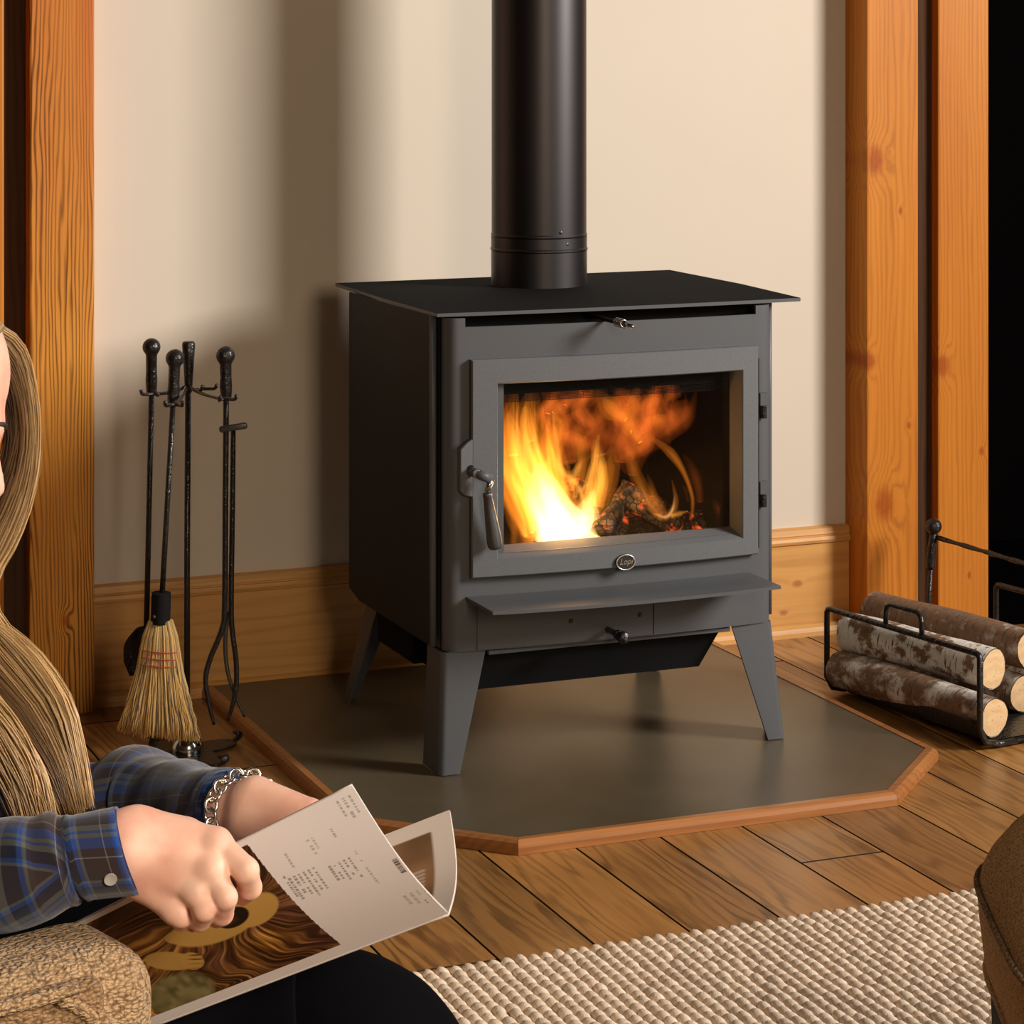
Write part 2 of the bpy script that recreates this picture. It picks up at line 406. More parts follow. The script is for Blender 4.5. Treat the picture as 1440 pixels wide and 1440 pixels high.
FLAMES = {'fl_w': ((1.0, 0.62, 0.22), 80), 'fl_y': ((1.0, 0.37, 0.042), 36), 'fl_o': ((1.0, 0.26, 0.018), 15), 'fl_r': ((1.0, 0.17, 0.02), 4.8), 'fl_ys': ((1.0, 0.36, 0.04), 66), 'fl_os': ((1.0, 0.26, 0.02), 36), 'fl_rs': ((1.0, 0.18, 0.022), 10)}
for k_, (c_, s_) in FLAMES.items():
    M[k_ + '_h'] = flame_mat(k_ + '_halo', c_, s_ * 0.42); M[k_ + '_c'] = flame_mat(k_ + '_core', (c_[0], min(1, c_[1] * 1.15), c_[2] * 1.3), s_ * 0.62)
m, nt, b = new_mat('charred_log'); co = objco(nt)
n = noise(nt, vmul(nt, co, (1, 1, 1)), 45, 4, 0.6)
c = ramp(nt, n, [(0.38, (0.006, 0.005, 0.004)), (0.58, (0.12, 0.075, 0.042)), (0.8, (0.32, 0.22, 0.13))]); nt.links.new(c, b.inputs['Base Color'])
ck_ = nd(nt, 'ShaderNodeTexVoronoi', {'Vector': co, 'Scale': 75.0}, feature='DISTANCE_TO_EDGE').outputs['Distance']
crk = nd(nt, 'ShaderNodeMapRange', {0: ck_, 1: 0.03, 2: 0.12}).outputs[0]
c = mixc(nt, crk, (0.004, 0.003, 0.003), c); nt.links.new(c, b.inputs['Base Color'])
b.inputs['Roughness'].default_value = 0.95
em = nd(nt, 'ShaderNodeMapRange', {0: noise(nt, co, 28, 3), 1: 0.58, 2: 0.70}).outputs[0]
b.inputs['Emission Color'].default_value = (1.0, 0.10, 0.015, 1); nt.links.new(mth(nt, 'MULTIPLY', em, 1.2), b.inputs['Emission Strength'])
bump(nt, b, n, 0.9, 0.006); M['char'] = m
# birch
m, nt, b = new_mat('birch_bark')
uvn = nt.nodes.new('ShaderNodeTexCoord').outputs['UV']; info = nt.nodes.new('ShaderNodeObjectInfo')
uvo = vadd(nt, uvn, nd(nt, 'ShaderNodeCombineXYZ', {0: mth(nt, 'MULTIPLY', info.outputs['Random'], 3.1), 1: mth(nt, 'MULTIPLY', info.outputs['Random'], 9.7)}).outputs[0])
n1 = noise(nt, vmul(nt, uvo, (1.0, 0.8, 1)), 22, 5, 0.62)
len_ = noise(nt, vmul(nt, uvo, (28, 190, 1)), 1.0, 2, 0.5)
c = mixc(nt, noise(nt, uvo, 60, 4), (0.58, 0.53, 0.47), (0.90, 0.86, 0.80))
patch = nd(nt, 'ShaderNodeMapRange', {0: n1, 1: 0.51, 2: 0.575}).outputs[0]
c = mixc(nt, patch, c, mixc(nt, noise(nt, uvo, 90, 3), (0.10, 0.055, 0.03), (0.32, 0.18, 0.10)))
c = mixc(nt, nd(nt, 'ShaderNodeMapRange', {0: len_, 1: 0.60, 2: 0.68}).outputs[0], c, (0.07, 0.05, 0.04))
nt.links.new(c, b.inputs['Base Color']); b.inputs['Roughness'].default_value = 0.8
bump(nt, b, mth(nt, 'ADD', n1, mth(nt, 'MULTIPLY', len_, 0.4)), 0.5, 0.004); M['birch'] = m
m2 = m.copy(); m2.name = 'brown_bark'; M['bark'] = m2
for n in m2.node_tree.nodes:
    if n.type == 'MAP_RANGE' and abs(n.inputs[1].default_value - 0.51) < 1e-4: n.inputs[1].default_value = 0.36; n.inputs[2].default_value = 0.52
m2 = m2.copy(); m2.name = 'dark_brown_bark'; M['bark_brown'] = m2
for n in m2.node_tree.nodes:
    if n.type == 'MAP_RANGE' and abs(n.inputs[1].default_value - 0.36) < 1e-4: n.inputs[1].default_value = 0.22; n.inputs[2].default_value = 0.44
m, nt, b = new_mat('sawn_end_grain'); co = objco(nt)
wv = nd(nt, 'ShaderNodeTexWave', {'Vector': co, 'Scale': 70.0, 'Distortion': 3.0, 'Detail': 2.0}, wave_type='RINGS', rings_direction='SPHERICAL').outputs['Fac']
c = mixc(nt, mth(nt, 'MULTIPLY', wv, 0.3), (0.70, 0.48, 0.26), (0.52, 0.30, 0.13)); c = mixc(nt, nd(nt, 'ShaderNodeMapRange', {0: noise(nt, co, 220, 2), 1: 0.62, 2: 0.7}).outputs[0], c, (0.42, 0.24, 0.10))
nt.links.new(c, b.inputs['Base Color']); b.inputs['Roughness'].default_value = 0.85; M['endgrain'] = m
# broom
m, nt, b = new_mat('broom_corn'); co = objco(nt); info = nt.nodes.new('ShaderNodeObjectInfo')
at_ = nd(nt, 'ShaderNodeAttribute', attribute_name='Col'); nt.links.new(at_.outputs['Color'], b.inputs['Base Color']); b.inputs['Roughness'].default_value = 0.7; M['bristle'] = m
M['red_thread'] = plain('red_stitching', (0.42, 0.05, 0.05), 0.8)
# fabrics
def tweed(name, c1, c2, c3, scale):
    m, nt, b = new_mat(name); co = objco(nt)
    v = nd(nt, 'ShaderNodeTexVoronoi', {'Vector': vadd(nt, vmul(nt, co, (0.62, 0.8, 1.25)), nd(nt, 'ShaderNodeVectorMath', {0: nd(nt, 'ShaderNodeTexNoise', {'Vector': co, 'Scale': scale * 0.4}).outputs['Color'], 1: (0.006, 0.006, 0.006)}, operation='MULTIPLY').outputs[0]), 'Scale': scale, 'Randomness': 0.8})
    n = noise(nt, co, scale * 0.9, 3)
    c = ramp(nt, v.outputs['Distance'], [(0.0, c1), (0.45, c2), (0.8, c3)])
    c = mixc(nt, mth(nt, 'MULTIPLY', n, 0.5), c, c2); nt.links.new(c, b.inputs['Base Color'])
    b.inputs['Roughness'].default_value = 0.95; b.inputs['Specular IOR Level'].default_value = 0.15
    b.inputs['Sheen Weight'].default_value = 0.1
    bump(nt, b, mth(nt, 'SUBTRACT', 1.0, v.outputs['Distance']), 0.9, 0.004); return m
M['tweed'] = tweed('tan_knit_tweed', (0.68, 0.47, 0.27), (0.45, 0.285, 0.145), (0.085, 0.045, 0.02), 300)
M['tweed_panel'] = tweed('brown_woven_panel', (0.46, 0.28, 0.14), (0.32, 0.185, 0.085), (0.07, 0.035, 0.015), 290)
M['tweed_dark'] = tweed('dark_tan_tweed', (0.88, 0.58, 0.28), (0.74, 0.45, 0.19), (0.22, 0.11, 0.04), 360)
m, nt, b = new_mat('cream_wool_loops'); at_ = nd(nt, 'ShaderNodeAttribute', attribute_name='Col'); co = objco(nt)
nt.links.new(mixc(nt, mth(nt, 'MULTIPLY', noise(nt, co, 420, 3), 0.30), at_.outputs['Color'], (0.46, 0.31, 0.19)), b.inputs['Base Color'])
b.inputs['Roughness'].default_value = 0.95; b.inputs['Specular IOR Level'].default_value = 0.1; bump(nt, b, noise(nt, co, 500, 3), 0.6, 0.002); M['rug'] = m
M['rug_back'] = plain('rug_backing', (0.22, 0.15, 0.09), 0.95)
# plaid
m, nt, b = new_mat('blue_brown_plaid_flannel')
uvn = nt.nodes.new('ShaderNodeTexCoord').outputs['UV']; sp = nd(nt, 'ShaderNodeSeparateXYZ', {0: uvn}); co = objco(nt)
BR, BL, OL, DK, LT = (0.040, 0.024, 0.022), (0.016, 0.062, 0.26), (0.115, 0.125, 0.110), (0.008, 0.011, 0.030), (0.22, 0.19, 0.20)
def stripes(s, off):
    fr = mth(nt, 'FRACT', mth(nt, 'ADD', mth(nt, 'MULTIPLY', s, 15.5), off))
    return ramp(nt, fr, [(0.0, BR), (0.30, LT), (0.315, BR), (0.42, BL), (0.56, OL), (0.62, BL), (0.66, OL), (0.74, DK), (0.90, BL), (0.955, OL)], 'CONSTANT')
c = mixc(nt, 0.5, stripes(sp.outputs[0], 0.1), stripes(sp.outputs[1], 0.0))
c = mixc(nt, mth(nt, 'MULTIPLY', noise(nt, co, 500, 2), 0.3), c, (0.02, 0.02, 0.03)); nt.links.new(c, b.inputs['Base Color'])
b.inputs['Roughness'].default_value = 0.9; b.inputs['Sheen Weight'].default_value = 0.25; b.inputs['Specular IOR Level'].default_value = 0.15
bump(nt, b, noise(nt, co, 900, 2), 0.25, 0.001); M['plaid'] = m
M['trousers'] = plain('black_trousers', (0.0025, 0.0025, 0.0035), 0.95, 0, 0.05, (600, 0.2, 0.001))
m, nt, b = new_mat('skin'); co = objco(nt)
c = ramp(nt, noise(nt, co, 26, 4), [(0.3, (0.76, 0.38, 0.28)), (0.52, (0.82, 0.48, 0.36)), (0.8, (0.86, 0.56, 0.42))]); nt.links.new(c, b.inputs['Base Color'])
b.inputs['Roughness'].default_value = 0.48; b.inputs['Subsurface Weight'].default_value = 0.12; b.inputs['Subsurface Radius'].default_value = (0.01, 0.004, 0.002)
b.inputs['Specular IOR Level'].default_value = 0.35; bump(nt, b, noise(nt, co, 240, 4), 0.12, 0.001); M['skin'] = m
m, nt, b = new_mat('dark_blonde_hair'); at_ = nd(nt, 'ShaderNodeAttribute', attribute_name='Col'); nt.links.new(at_.outputs['Color'], b.inputs['Base Color'])
b.inputs['Roughness'].default_value = 0.42; b.inputs['Specular IOR Level'].default_value = 0.5; M['hair'] = m
M['bracelet'] = plain('silver_chain', (0.72, 0.68, 0.60), 0.2, 1.0)
M['button'] = plain('pearl_grey_button', (0.55, 0.53, 0.50), 0.3, 0.3)
m, nt, b = new_mat('glossy_printed_cover'); at_ = nd(nt, 'ShaderNodeAttribute', attribute_name='Col'); nt.links.new(at_.outputs['Color'], b.inputs['Base Color'])
b.inputs['Roughness'].default_value = 0.38; M['print'] = m; b.inputs['Specular IOR Level'].default_value = 0.3
M['paper'] = plain('white_page_edge', (0.66, 0.60, 0.56), 0.6)

# ================================================================== SETTING
WY = 5.007
def struct(o, label=None): return tag(o, label, kind='structure')
struct(box('wall_back', (-0.6, WY, 0.0), (3.0, WY + 0.12, 2.7), M['wall'], origin=(0, 0, 0)), 'cream painted plaster wall behind the stove')
# baseboard: one moulded profile, board with cap and shoe
BX0, BX1 = 1.116, 2.858
bb = box('baseboard_back', (BX0, WY - 0.018, 0.0), (BX1, WY, 0.204), M['base'], bev=0.001, origin=(0, 0, 0)); struct(bb, 'honey pine baseboard with moulded cap along the wall')
cap = [(WY, 0.2055), (WY - 0.022, 0.2055), (WY - 0.024, 0.212), (WY - 0.022, 0.219), (WY - 0.018, 0.2205), (WY - 0.018, 0.2225), (WY - 0.020, 0.2245), (WY - 0.017, 0.237), (WY - 0.010, 0.2405), (WY, 0.2405)]
prism('cap_moulding', cap, BX0, BX1, YZ, M['base'], bb)
shoe = [(WY - 0.018, 0.0), (WY - 0.036, 0.0), (WY - 0.036, 0.010), (WY - 0.033, 0.019), (WY - 0.026, 0.026), (WY - 0.018, 0.029)]
prism('shoe_moulding', shoe, BX0, BX1, YZ, M['base'], bb)
def post(name, x0, x1, yf, mat, label):
    o = box(name, (x0, yf, 0.0), (x1, WY + 0.02, 2.7), mat, bev=0.004, seg=2, origin=(0, 0, 0)); return struct(o, label)
post('trim_1', 0.987, 1.116, 4.937, M['post_fine'], 'orange fir timber post with tight dark grain by the fire tools')
post('trim_2', 0.805, 0.937, 4.937, M['post_l2'], 'outer fir timber post partly cut by the picture edge')
post('trim_3', 2.858, 2.992, 4.911, M['post_r1'], 'fir timber post with a large red knot beside the cream wall')
post('trim_4', 3.043, 3.178, 4.911, M['post_r2'], 'fir timber post beside the dark fireplace opening')
struct(box('trim_5', (0.937, 4.979, 0), (0.987, WY + 0.02, 2.7), M['dark_board'], origin=(0, 0, 0)), 'dark stained strip recessed between the timber posts behind the person')
struct(box('trim_6', (2.992, 4.938, 0), (3.043, WY + 0.02, 2.7), M['dark_board'], origin=(0, 0, 0)), 'dark stained strip recessed between the posts behind the logs')
# fireplace alcove right of the posts, its darkness put into near-black colour
M['alcove'] = plain('black_alcove', (0.0025, 0.002, 0.002), 0.95, 0, 0.0, (30, 0.5, 0.004))
struct(box('wall_alcove_back', (3.10, 5.75, 0), (4.6, 5.85, 2.7), M['alcove'], origin=(0, 0, 0)), 'black back of the fireplace opening')
struct(box('wall_alcove_left', (3.08, WY + 0.02, 0), (3.178, 5.75, 2.7), M['alcove'], origin=(0, 0, 0)), 'black cheek of the fireplace opening')
struct(box('wall_alcove_right', (4.5, 4.9, 0), (4.6, 5.75, 2.7), M['alcove'], origin=(0, 0, 0)), 'black far cheek of the fireplace opening')
struct(box('ceiling_alcove', (3.08, 4.93, 2.6), (4.6, 5.85, 2.7), M['alcove'], origin=(0, 0, 0)), 'black lintel over the fireplace opening')
# floor: dark bed and individual boards
struct(box('floor_alcove', (3.18, 4.905, -0.05), (4.5, 5.75, 0.0), M['alcove'], origin=(0, 0, 0)), 'black stone floor of the fireplace opening')
fl = struct(box('floor', (-0.6, 0.9, -0.05), (4.5, 5.0, -0.014), M['gap'], origin=(0, 0, 0)), 'brown oak floorboards running towards the wall')
PW, X0 = 0.1537, 1.5115
def plank(x0, x1, y0, y1):
    o = box('plank', (x0 + 0.0014, y0 + 0.0022, -0.014), (x1 - 0.0014, y1 - 0.0022, 0.0), M['plank'], fl, bev=0.0007)
    o.data.materials.append(M['gap'])
    for p_ in o.data.polygons: p_.material_index = 0 if p_.normal.z > 0.9 else 1
for i in range(-13, 19):
    xa = X0 + PW * i; xb = xa + PW
    if xa > 4.3: break
    joints = []
    y = 1.0 + rng.uniform(0, 0.9)
    if i == 3: joints = [2.35, 3.60, 4.62]
    elif i == 4: joints = [2.2, 3.352, 4.42]
    else:
        while y < 4.9:
            if not (2.95 < y < 3.85 and -1 <= i <= 8): joints.append(y)
            y += rng.uniform(0.8, 1.5)
    ys = [0.92] + joints + [5.0 if xa < 3.1 else 4.9]
    for a_, b_ in zip(ys[:-1], ys[1:]):
        if b_ - a_ > 0.05: plank(xa, xb, a_, b_)

# ================================================================== HEARTH PAD
PZ = 0.023
pad = thing('hearth_pad', (1.9, 4.4, 0), 'dark slate coloured hearth pad with clipped corners and wooden edging under the stove', 'hearth pad')
pin = [(1.366, 4.975), (1.366, 4.035), (1.570, 3.828), (2.268, 3.828), (2.470, 4.030), (2.470, 4.975)]
wd = 0.022
pout = [(1.366 - wd, 4.975), (1.366 - wd, 4.035 - wd * 0.41), (1.570 - wd * 0.41, 3.828 - wd), (2.268 + wd * 0.41, 3.828 - wd), (2.470 + wd, 4.030 - wd * 0.41), (2.470 + wd, 4.975)]
prism('slab', pin, 0.001, PZ - 0.0015, XY, M['slab'], pad)
for i in range(5):
    a, b_, c_, d_ = pin[i], pin[i + 1], pout[i + 1], pout[i]
    a = np.array(a); b_ = np.array(b_); c_ = np.array(c_); d_ = np.array(d_)
    t = (b_ - a) / np.linalg.norm(b_ - a) * 0.0004
    q = [a + t, b_ - t, c_ - t, d_ + t]
    m_ = lambda p, s: p[0] * (1 - s) + p[1] * s
    # rounded outer top edge
    v = []
    prof = [(0.0, 0.0005), (0.0, PZ), (0.62, PZ + 0.0005), (0.88, PZ - 0.004), (1.0, PZ - 0.011), (1.0, 0.0005)]
    for (s, z) in prof: p = m_((q[0], q[3]), s); v.append((p[0], p[1], z))
    for (s, z) in prof: p = m_((q[1], q[2]), s); v.append((p[0], p[1], z))
    n = len(prof)
    f = [list(range(n)), list(range(n, 2 * n))[::-1]] + [[k, (k + 1) % n, n + (k + 1) % n, n + k] for k in range(n)]
    mesh('edging', v, f, M['trim_wood'], pad)

# ================================================================== STOVE
st = thing('wood_stove', (1.91, 4.46, PZ), 'charcoal steel wood stove on four legs with a fire behind its glass door', 'stove')
SM = M['stove']
def bow(x, amt, xa=1.583, xb=2.240):
    t = (x - (xa + xb) / 2) / ((xb - xa) / 2); return -amt * (1 - t * t)
def bowed_slab(name, x0, x1, yc, z0, z1, depth, amt, mat, n=24, rc=0.0, xa=None, xb=None, parent=None):
    """vertical slab whose front follows the bow"""
    xs = np.linspace(x0, x1, n); pts = []
    for x in xs:
        y = yc + bow(x, amt, xa or x0, xb or x1)
        e = min(x - x0, x1 - x)
        if rc and e < rc: y += rc - math.sqrt(max(0, rc * rc - (rc - e) ** 2))
        pts.append((x, y))
    pts += [(x1, yc + depth), (x0, yc + depth)]
    return prism(name, pts, z0, z1, XY, mat, parent or st)
BX_0, BX_1, BYF = 1.583, 2.241, 4.197
BZ0, BZ1 = 0.2425, 0.8405
# body shell as outline (front bowed with rounded corners) with a real cut-out for the fire opening: built from panels
xs = np.concatenate([np.linspace(BX_0, BX_0 + 0.024, 7), np.linspace(BX_0 + 0.04, BX_1 - 0.04, 18), np.linspace(BX_1 - 0.024, BX_1, 7)])
def body_front(x):
    y = BYF + bow(x, 0.016, BX_0, BX_1); rc = 0.024; e = min(x - BX_0, BX_1 - x)
    if e < rc: y += rc - math.sqrt(max(0, rc * rc - (rc - e) ** 2))
    return y
def front_panel(name, x0, x1, z0, z1, th=0.006):
    xx = [x for x in xs if x0 - 1e-6 <= x <= x1 + 1e-6]
    if not xx or xx[0] > x0 + 1e-6: xx = [x0] + xx
    if xx[-1] < x1 - 1e-6: xx = xx + [x1]
    pts = [(x, body_front(x)) for x in xx] + [(x, body_front(x) + th) for x in xx[::-1]]
    return prism_pts(pts, z0, z1, XY)
OX0, OX1, OZ0, OZ1 = 1.690, 2.165, 0.415, 0.720        # fire opening
SX0, SX1, SZ0, SZ1 = 1.618, 2.202, 0.8225, 0.8385      # convection slot
pv, pf = merge([front_panel('', BX_0, BX_1, BZ0, OZ0), front_panel('', BX_0, OX0, OZ0, OZ1), front_panel('', OX1, BX_1, OZ0, OZ1), front_panel('', BX_0, BX_1, OZ1, SZ0), front_panel('', BX_0, SX0, SZ0, SZ1), front_panel('', SX1, BX_1, SZ0, SZ1)])
fp = mesh('front_panel', pv, pf, SM, st, smooth=True); sharp(fp, 30)
# inner shell walls (sides, back, top, bottom) of the body
box('body_side', (BX_0, 4.222, BZ0), (BX_0 + 0.006, 4.70, BZ1), SM, st)
box('body_side', (BX_1 - 0.006, 4.222, BZ0), (BX_1, 4.70, BZ1), SM, st)
box('body_back', (BX_0 + 0.007, 4.694, BZ0), (BX_1 - 0.007, 4.70, BZ1), SM, st)
box('body_bottom', (BX_0 + 0.007, 4.225, BZ0), (BX_1 - 0.007, 4.692, BZ0 + 0.006), SM, st)
box('slot_baffle', (BX_0 + 0.01, 4.25, 0.79), (BX_1 - 0.01, 4.256, 0.84), M['black'], st)
# outer convection side panels with rolled front edge and clipped lower back corner
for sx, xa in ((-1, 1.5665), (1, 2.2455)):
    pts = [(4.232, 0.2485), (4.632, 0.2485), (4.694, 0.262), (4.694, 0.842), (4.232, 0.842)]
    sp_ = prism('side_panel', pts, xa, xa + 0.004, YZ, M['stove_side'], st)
    tubeo('rolled_edge', [(xa + 0.004, 4.232, z) for z in np.linspace(0.2485, 0.842, 4)], 0.006, SM, sp_, seg=12)
# top plate
TZ0, TZ1 = 0.8415, 0.848
n = 20; pts = []
for i in range(n + 1):
    x = 1.567 + (2.305 - 1.567) * i / n; pts.append((x, 4.203 - 0.012 * (1 - (2 * i / n - 1) ** 2) + 0.004 * i / n))
pts += [(2.330, 4.50), (2.334, 4.838), (1.580, 4.822), (1.566, 4.51)]
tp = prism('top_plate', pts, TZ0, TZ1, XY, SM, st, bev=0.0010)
pc_ = np.mean(np.array(pts), 0); prism('top_sheet', [tuple(pc_ + (np.array(p) - pc_) * 0.9955) for p in pts], TZ1, TZ1 + 0.0004, XY, M['stove_top'], tp)  # thin black sheet over the top plate, its rim left charcoal
tf = [(p[0], p[1]) for p in pts[:n + 1]]
# door frame with bowed front, bevelled reveal
DX0, DX1, DZ0, DZ1, DY = 1.625, 2.200, 0.3755, 0.765, 4.178
QX0, QX1, QZ0, QZ1 = 1.6735, 2.164, 0.4095, 0.7205
GY = 4.213
def dy(x): return DY + bow(x, 0.016, DX0, DX1)
def door_frame():
    V = []; F = []
    nx = 22
    def ring(x0, x1, z0, z1, yoff, flat=None):
        base = len(V)
        for (xa, za, xb, zb) in ((x0, z0, x1, z0), (x1, z0, x1, z1), (x1, z1, x0, z1), (x0, z1, x0, z0)):
            for k in range(nx):
                t = k / nx; x = xa + (xb - xa) * t; z = za + (zb - za) * t
                V.append((x, (flat if flat is not None else dy(x)) + yoff, z))
        return base
    N_ = 4 * nx
    r = [ring(DX0, DX1, DZ0, DZ1, 0.034), ring(DX0, DX1, DZ0, DZ1, 0.002), ring(DX0 + 0.002, DX1 - 0.002, DZ0 + 0.002, DZ1 - 0.002, 0.0),
         ring(QX0 - 0.002, QX1 + 0.002, QZ0 - 0.002, QZ1 + 0.002, 0.0), ring(QX0, QX1, QZ0, QZ1, 0.003),
         ring(QX0 + 0.006, QX1 - 0.004, QZ0 + 0.0135, QZ1 - 0.006, 0, GY), ring(QX0 + 0.006, QX1 - 0.004, QZ0 + 0.0135, QZ1 - 0.006, 0.006, GY)]
    r.append(ring(QX0 + 0.006, QX1 - 0.004, QZ0 + 0.0135, QZ1 - 0.006, 0.006, GY))
    for a, b_ in zip(r[:-2], r[1:-1]):
        for k in range(N_): F.append((a + k, a + (k + 1) % N_, b_ + (k + 1) % N_, b_ + k))
    a, b_ = r[-2], r[0]
    for k in range(N_): F.append((a + k, a + (k + 1) % N_, b_ + (k + 1) % N_, b_ + k))
    return V[:-N_], F
dv, df = door_frame()
door = mesh('door', dv, df, M['door'], st, smooth=True); sharp(door, 25)
# latch tab on the door's left edge
tabp = [(1.628, 0.520), (1.612, 0.524), (1.603, 0.533), (1.603, 0.606), (1.614, 0.617), (1.628, 0.626)]
prism('latch_tab', tabp, dy(1.628) + 0.0005, dy(1.628) + 0.020, XZ, M['door'], door, bev=0.0015)
# handle: shaft, elbow, tapered grip
hx = 1.6235; hz = 0.567
hd = lathe('handle', [(0.0055, 0), (0.0085, 0.001), (0.0085, 0.0), (0.0085, 0.030), (0.007, 0.031)], (hx, dy(1.628) - 0.030, hz), M['iron_worn'], door, seg=14, axis=(0, 1, 0))
g0 = np.array([hx, dy(1.628) - 0.024, hz]); g1 = np.array([1.650, dy(1.65) - 0.026, 0.556]); g2 = np.array([1.6425, dy(1.65) - 0.026, 0.532]); g3 = np.array([1.6595, dy(1.65) - 0.024, 0.430])
tubeo('handle_elbow', [g0, g1], [0.0085, 0.0085], M['stove'], hd, seg=14)
tubeo('handle_neck', [g1, g2 + (0, 0, 0.002)], [0.0062, 0.0052], M['chrome'], hd, seg=12)
gp = [g2 + (g3 - g2) * t for t in (0, 0.02, 0.03, 0.06, 0.065, 0.3, 0.6, 0.85, 0.94, 0.98, 1.0)]
go = tubeo('handle_grip', gp, [0.0078, 0.0085, 0.0085, 0.0085, 0.0078, 0.0098, 0.0122, 0.0138, 0.0132, 0.0105, 0.004], M['iron_worn'], hd, seg=18)
lathe('keyhole', [(0.0001, 0), (0.0065, 0), (0.0065, 0.001), (0.0001, 0.001)], (hx - 0.001, dy(1.628) - 0.0012, 0.572), M['black'], door, seg=14, axis=(0, 1, 0))
# glass and frit
glass = box('glass', (QX0 + 0.006, GY + 0.0005, QZ0 + 0.0135), (QX1 - 0.004, GY + 0.0045, QZ1 - 0.006), M['glass'], door)
gx0, gx1 = QX0 + 0.007, QX1 - 0.005
box('frit_band', (gx0, GY + 0.005, 0.6945), (gx1, GY + 0.0055, 0.7145), M['black'], glass)
box('frit_dots', (gx0, GY + 0.005, 0.6795), (gx1, GY + 0.0055, 0.6944), M['frit'], glass)
# hinges
for z0 in (0.628, 0.462):
    hg = box('hinge', (2.203, 4.178, z0 + 0.024), (2.222, 4.196, z0 + 0.048), SM, st, bev=0.001)
    lathe('hinge_knuckle', [(0.0001, 0), (0.0062, 0.0008), (0.0062, 0.0225), (0.0001, 0.0235)], (2.211, 4.180, z0), M['iron'], hg, seg=14)
box('hinge_rail', (2.206, 4.188, 0.385), (2.2105, 4.199, 0.74), SM, st)
# badge
bg = np.array([1.917, dy(1.917) - 0.0005, 0.386])
pts = [(bg[0] + 0.0195 * math.cos(t), bg[2] + 0.0148 * math.sin(t)) for t in np.linspace(0, 2 * math.pi, 33)[:-1]]
bd = prism('badge', pts, bg[1] - 0.004, bg[1] + 0.0008, XZ, M['badge'], door)
ringp = [(bg[0] + 0.0182 * math.cos(t), bg[1] - 0.004, bg[2] + 0.0135 * math.sin(t)) for t in np.linspace(0, 2 * math.pi, 41)[:-1]]
tubeo('badge_rim', ringp, 0.0014, M['badge_metal'], bd, seg=8, closed=True)
def text_mesh(name, s, size, depth, mat, parent, loc, rot, shear=0.0):
    c = bpy.data.curves.new(name, 'FONT'); c.body = s; c.size = size; c.extrude = depth; c.align_x = 'CENTER'; c.align_y = 'CENTER'; c.shear = shear
    o = bpy.data.objects.new(name, c); COL.objects.link(o)
    dg = bpy.context.evaluated_depsgraph_get(); me = bpy.data.meshes.new_from_object(o.evaluated_get(dg))
    COL.objects.unlink(o); bpy.data.objects.remove(o); bpy.data.curves.remove(c)
    q = bpy.data.objects.new(name, me); COL.objects.link(q); me.materials.clear(); me.materials.append(mat)
    q.parent = parent; q.location = Vector(loc) - Vector(ORG[parent.name]); q.rotation_euler = rot; return q
text_mesh('badge_lettering', 'Lopi', 0.0150, 0.0007, M['badge_metal'], bd, (bg[0], bg[1] - 0.0045, bg[2] + 0.001), (math.pi / 2, 0, 0), 0.35)
# ash lip shelf
xs_ = np.linspace(1.619, 2.186, 22)
pts = [(x, 4.064 - 0.018 * (1 - ((x - 1.9025) / 0.2835) ** 2)) for x in xs_] + [(2.186, 4.200), (1.619, 4.200)]
prism('ash_shelf', pts, 0.3345, 0.3405, XY, SM, st, bev=0.0008)
# lower fascia plate, screws, air control
ap = bowed_slab('air_plate', 1.640, 1.982, BYF - 0.0022, 0.2445, 0.320, 0.0025, 0.016, SM, xa=BX_0, xb=BX_1)
ysm = BYF + bow(1.984, 0.016) - 0.0026
box('plate_seam', (1.9822, ysm, 0.2445), (1.9840, ysm + 0.004, 0.320), M['black'], ap)
for sx_, sz_ in ((1.818, 0.283), (1.955, 0.283)):
    lathe('screw', [(0.0001, 0.0), (0.003, 0.0006), (0.0044, 0.0022), (0.0044, 0.003)], (sx_, BYF + bow(sx_, 0.016) - 0.0048, sz_), M['iron'], ap, seg=12, axis=(0, 1, 0))
k0 = np.array([1.890, BYF - 0.02, 0.262]); k1 = np.array([1.890, BYF - 0.085, 0.262])
ac = tubeo('air_control', [k0, k1], 0.0055, M['iron'], st, seg=12)
lathe('control_knob', [(0.0001, -0.001), (0.004, 0.0), (0.0095, 0.003), (0.0112, 0.008), (0.0112, 0.014), (0.0075, 0.018), (0.0075, 0.024), (0.009, 0.025), (0.009, 0.034), (0.006, 0.036)], k1 + np.array([0, -0.012, 0]), M['iron'], ac, seg=18, axis=(0, 1, 0))
lathe('knob_cap', [(0.0001, 0), (0.003, 0.0004), (0.003, 0.002)], k1 + np.array([0, -0.0145, 0]), M['iron_worn'], ac, seg=10, axis=(0, 1, 0))
# top damper lever with spring grip
l0 = np.array([1.873, 4.245, 0.8305]); l1 = np.array([1.893, 4.135, 0.8255])
lv = tubeo('damper_lever', [l0, l0 * 0.5 + l1 * 0.5, l1], 0.0042, M['black'], st, seg=10)
hel = [l1 + np.array([0.0, 0.010, 0]) + np.array([math.cos(t) * 0.0068, -0.034 * t / (2 * math.pi * 6), math.sin(t) * 0.0068]) for t in np.linspace(0, 2 * math.pi * 6, 90)]
tubeo('spring_grip', hel, 0.0018, M['chrome'], lv, seg=6)
tubeo('spring_tip', [l1 + np.array([0.002, -0.02, 0]), l1 + np.array([0.012, -0.032, -0.004]), l1 + np.array([0.014, -0.034, -0.007])], [0.005, 0.0036, 0.002], M['chrome'], lv, seg=10)
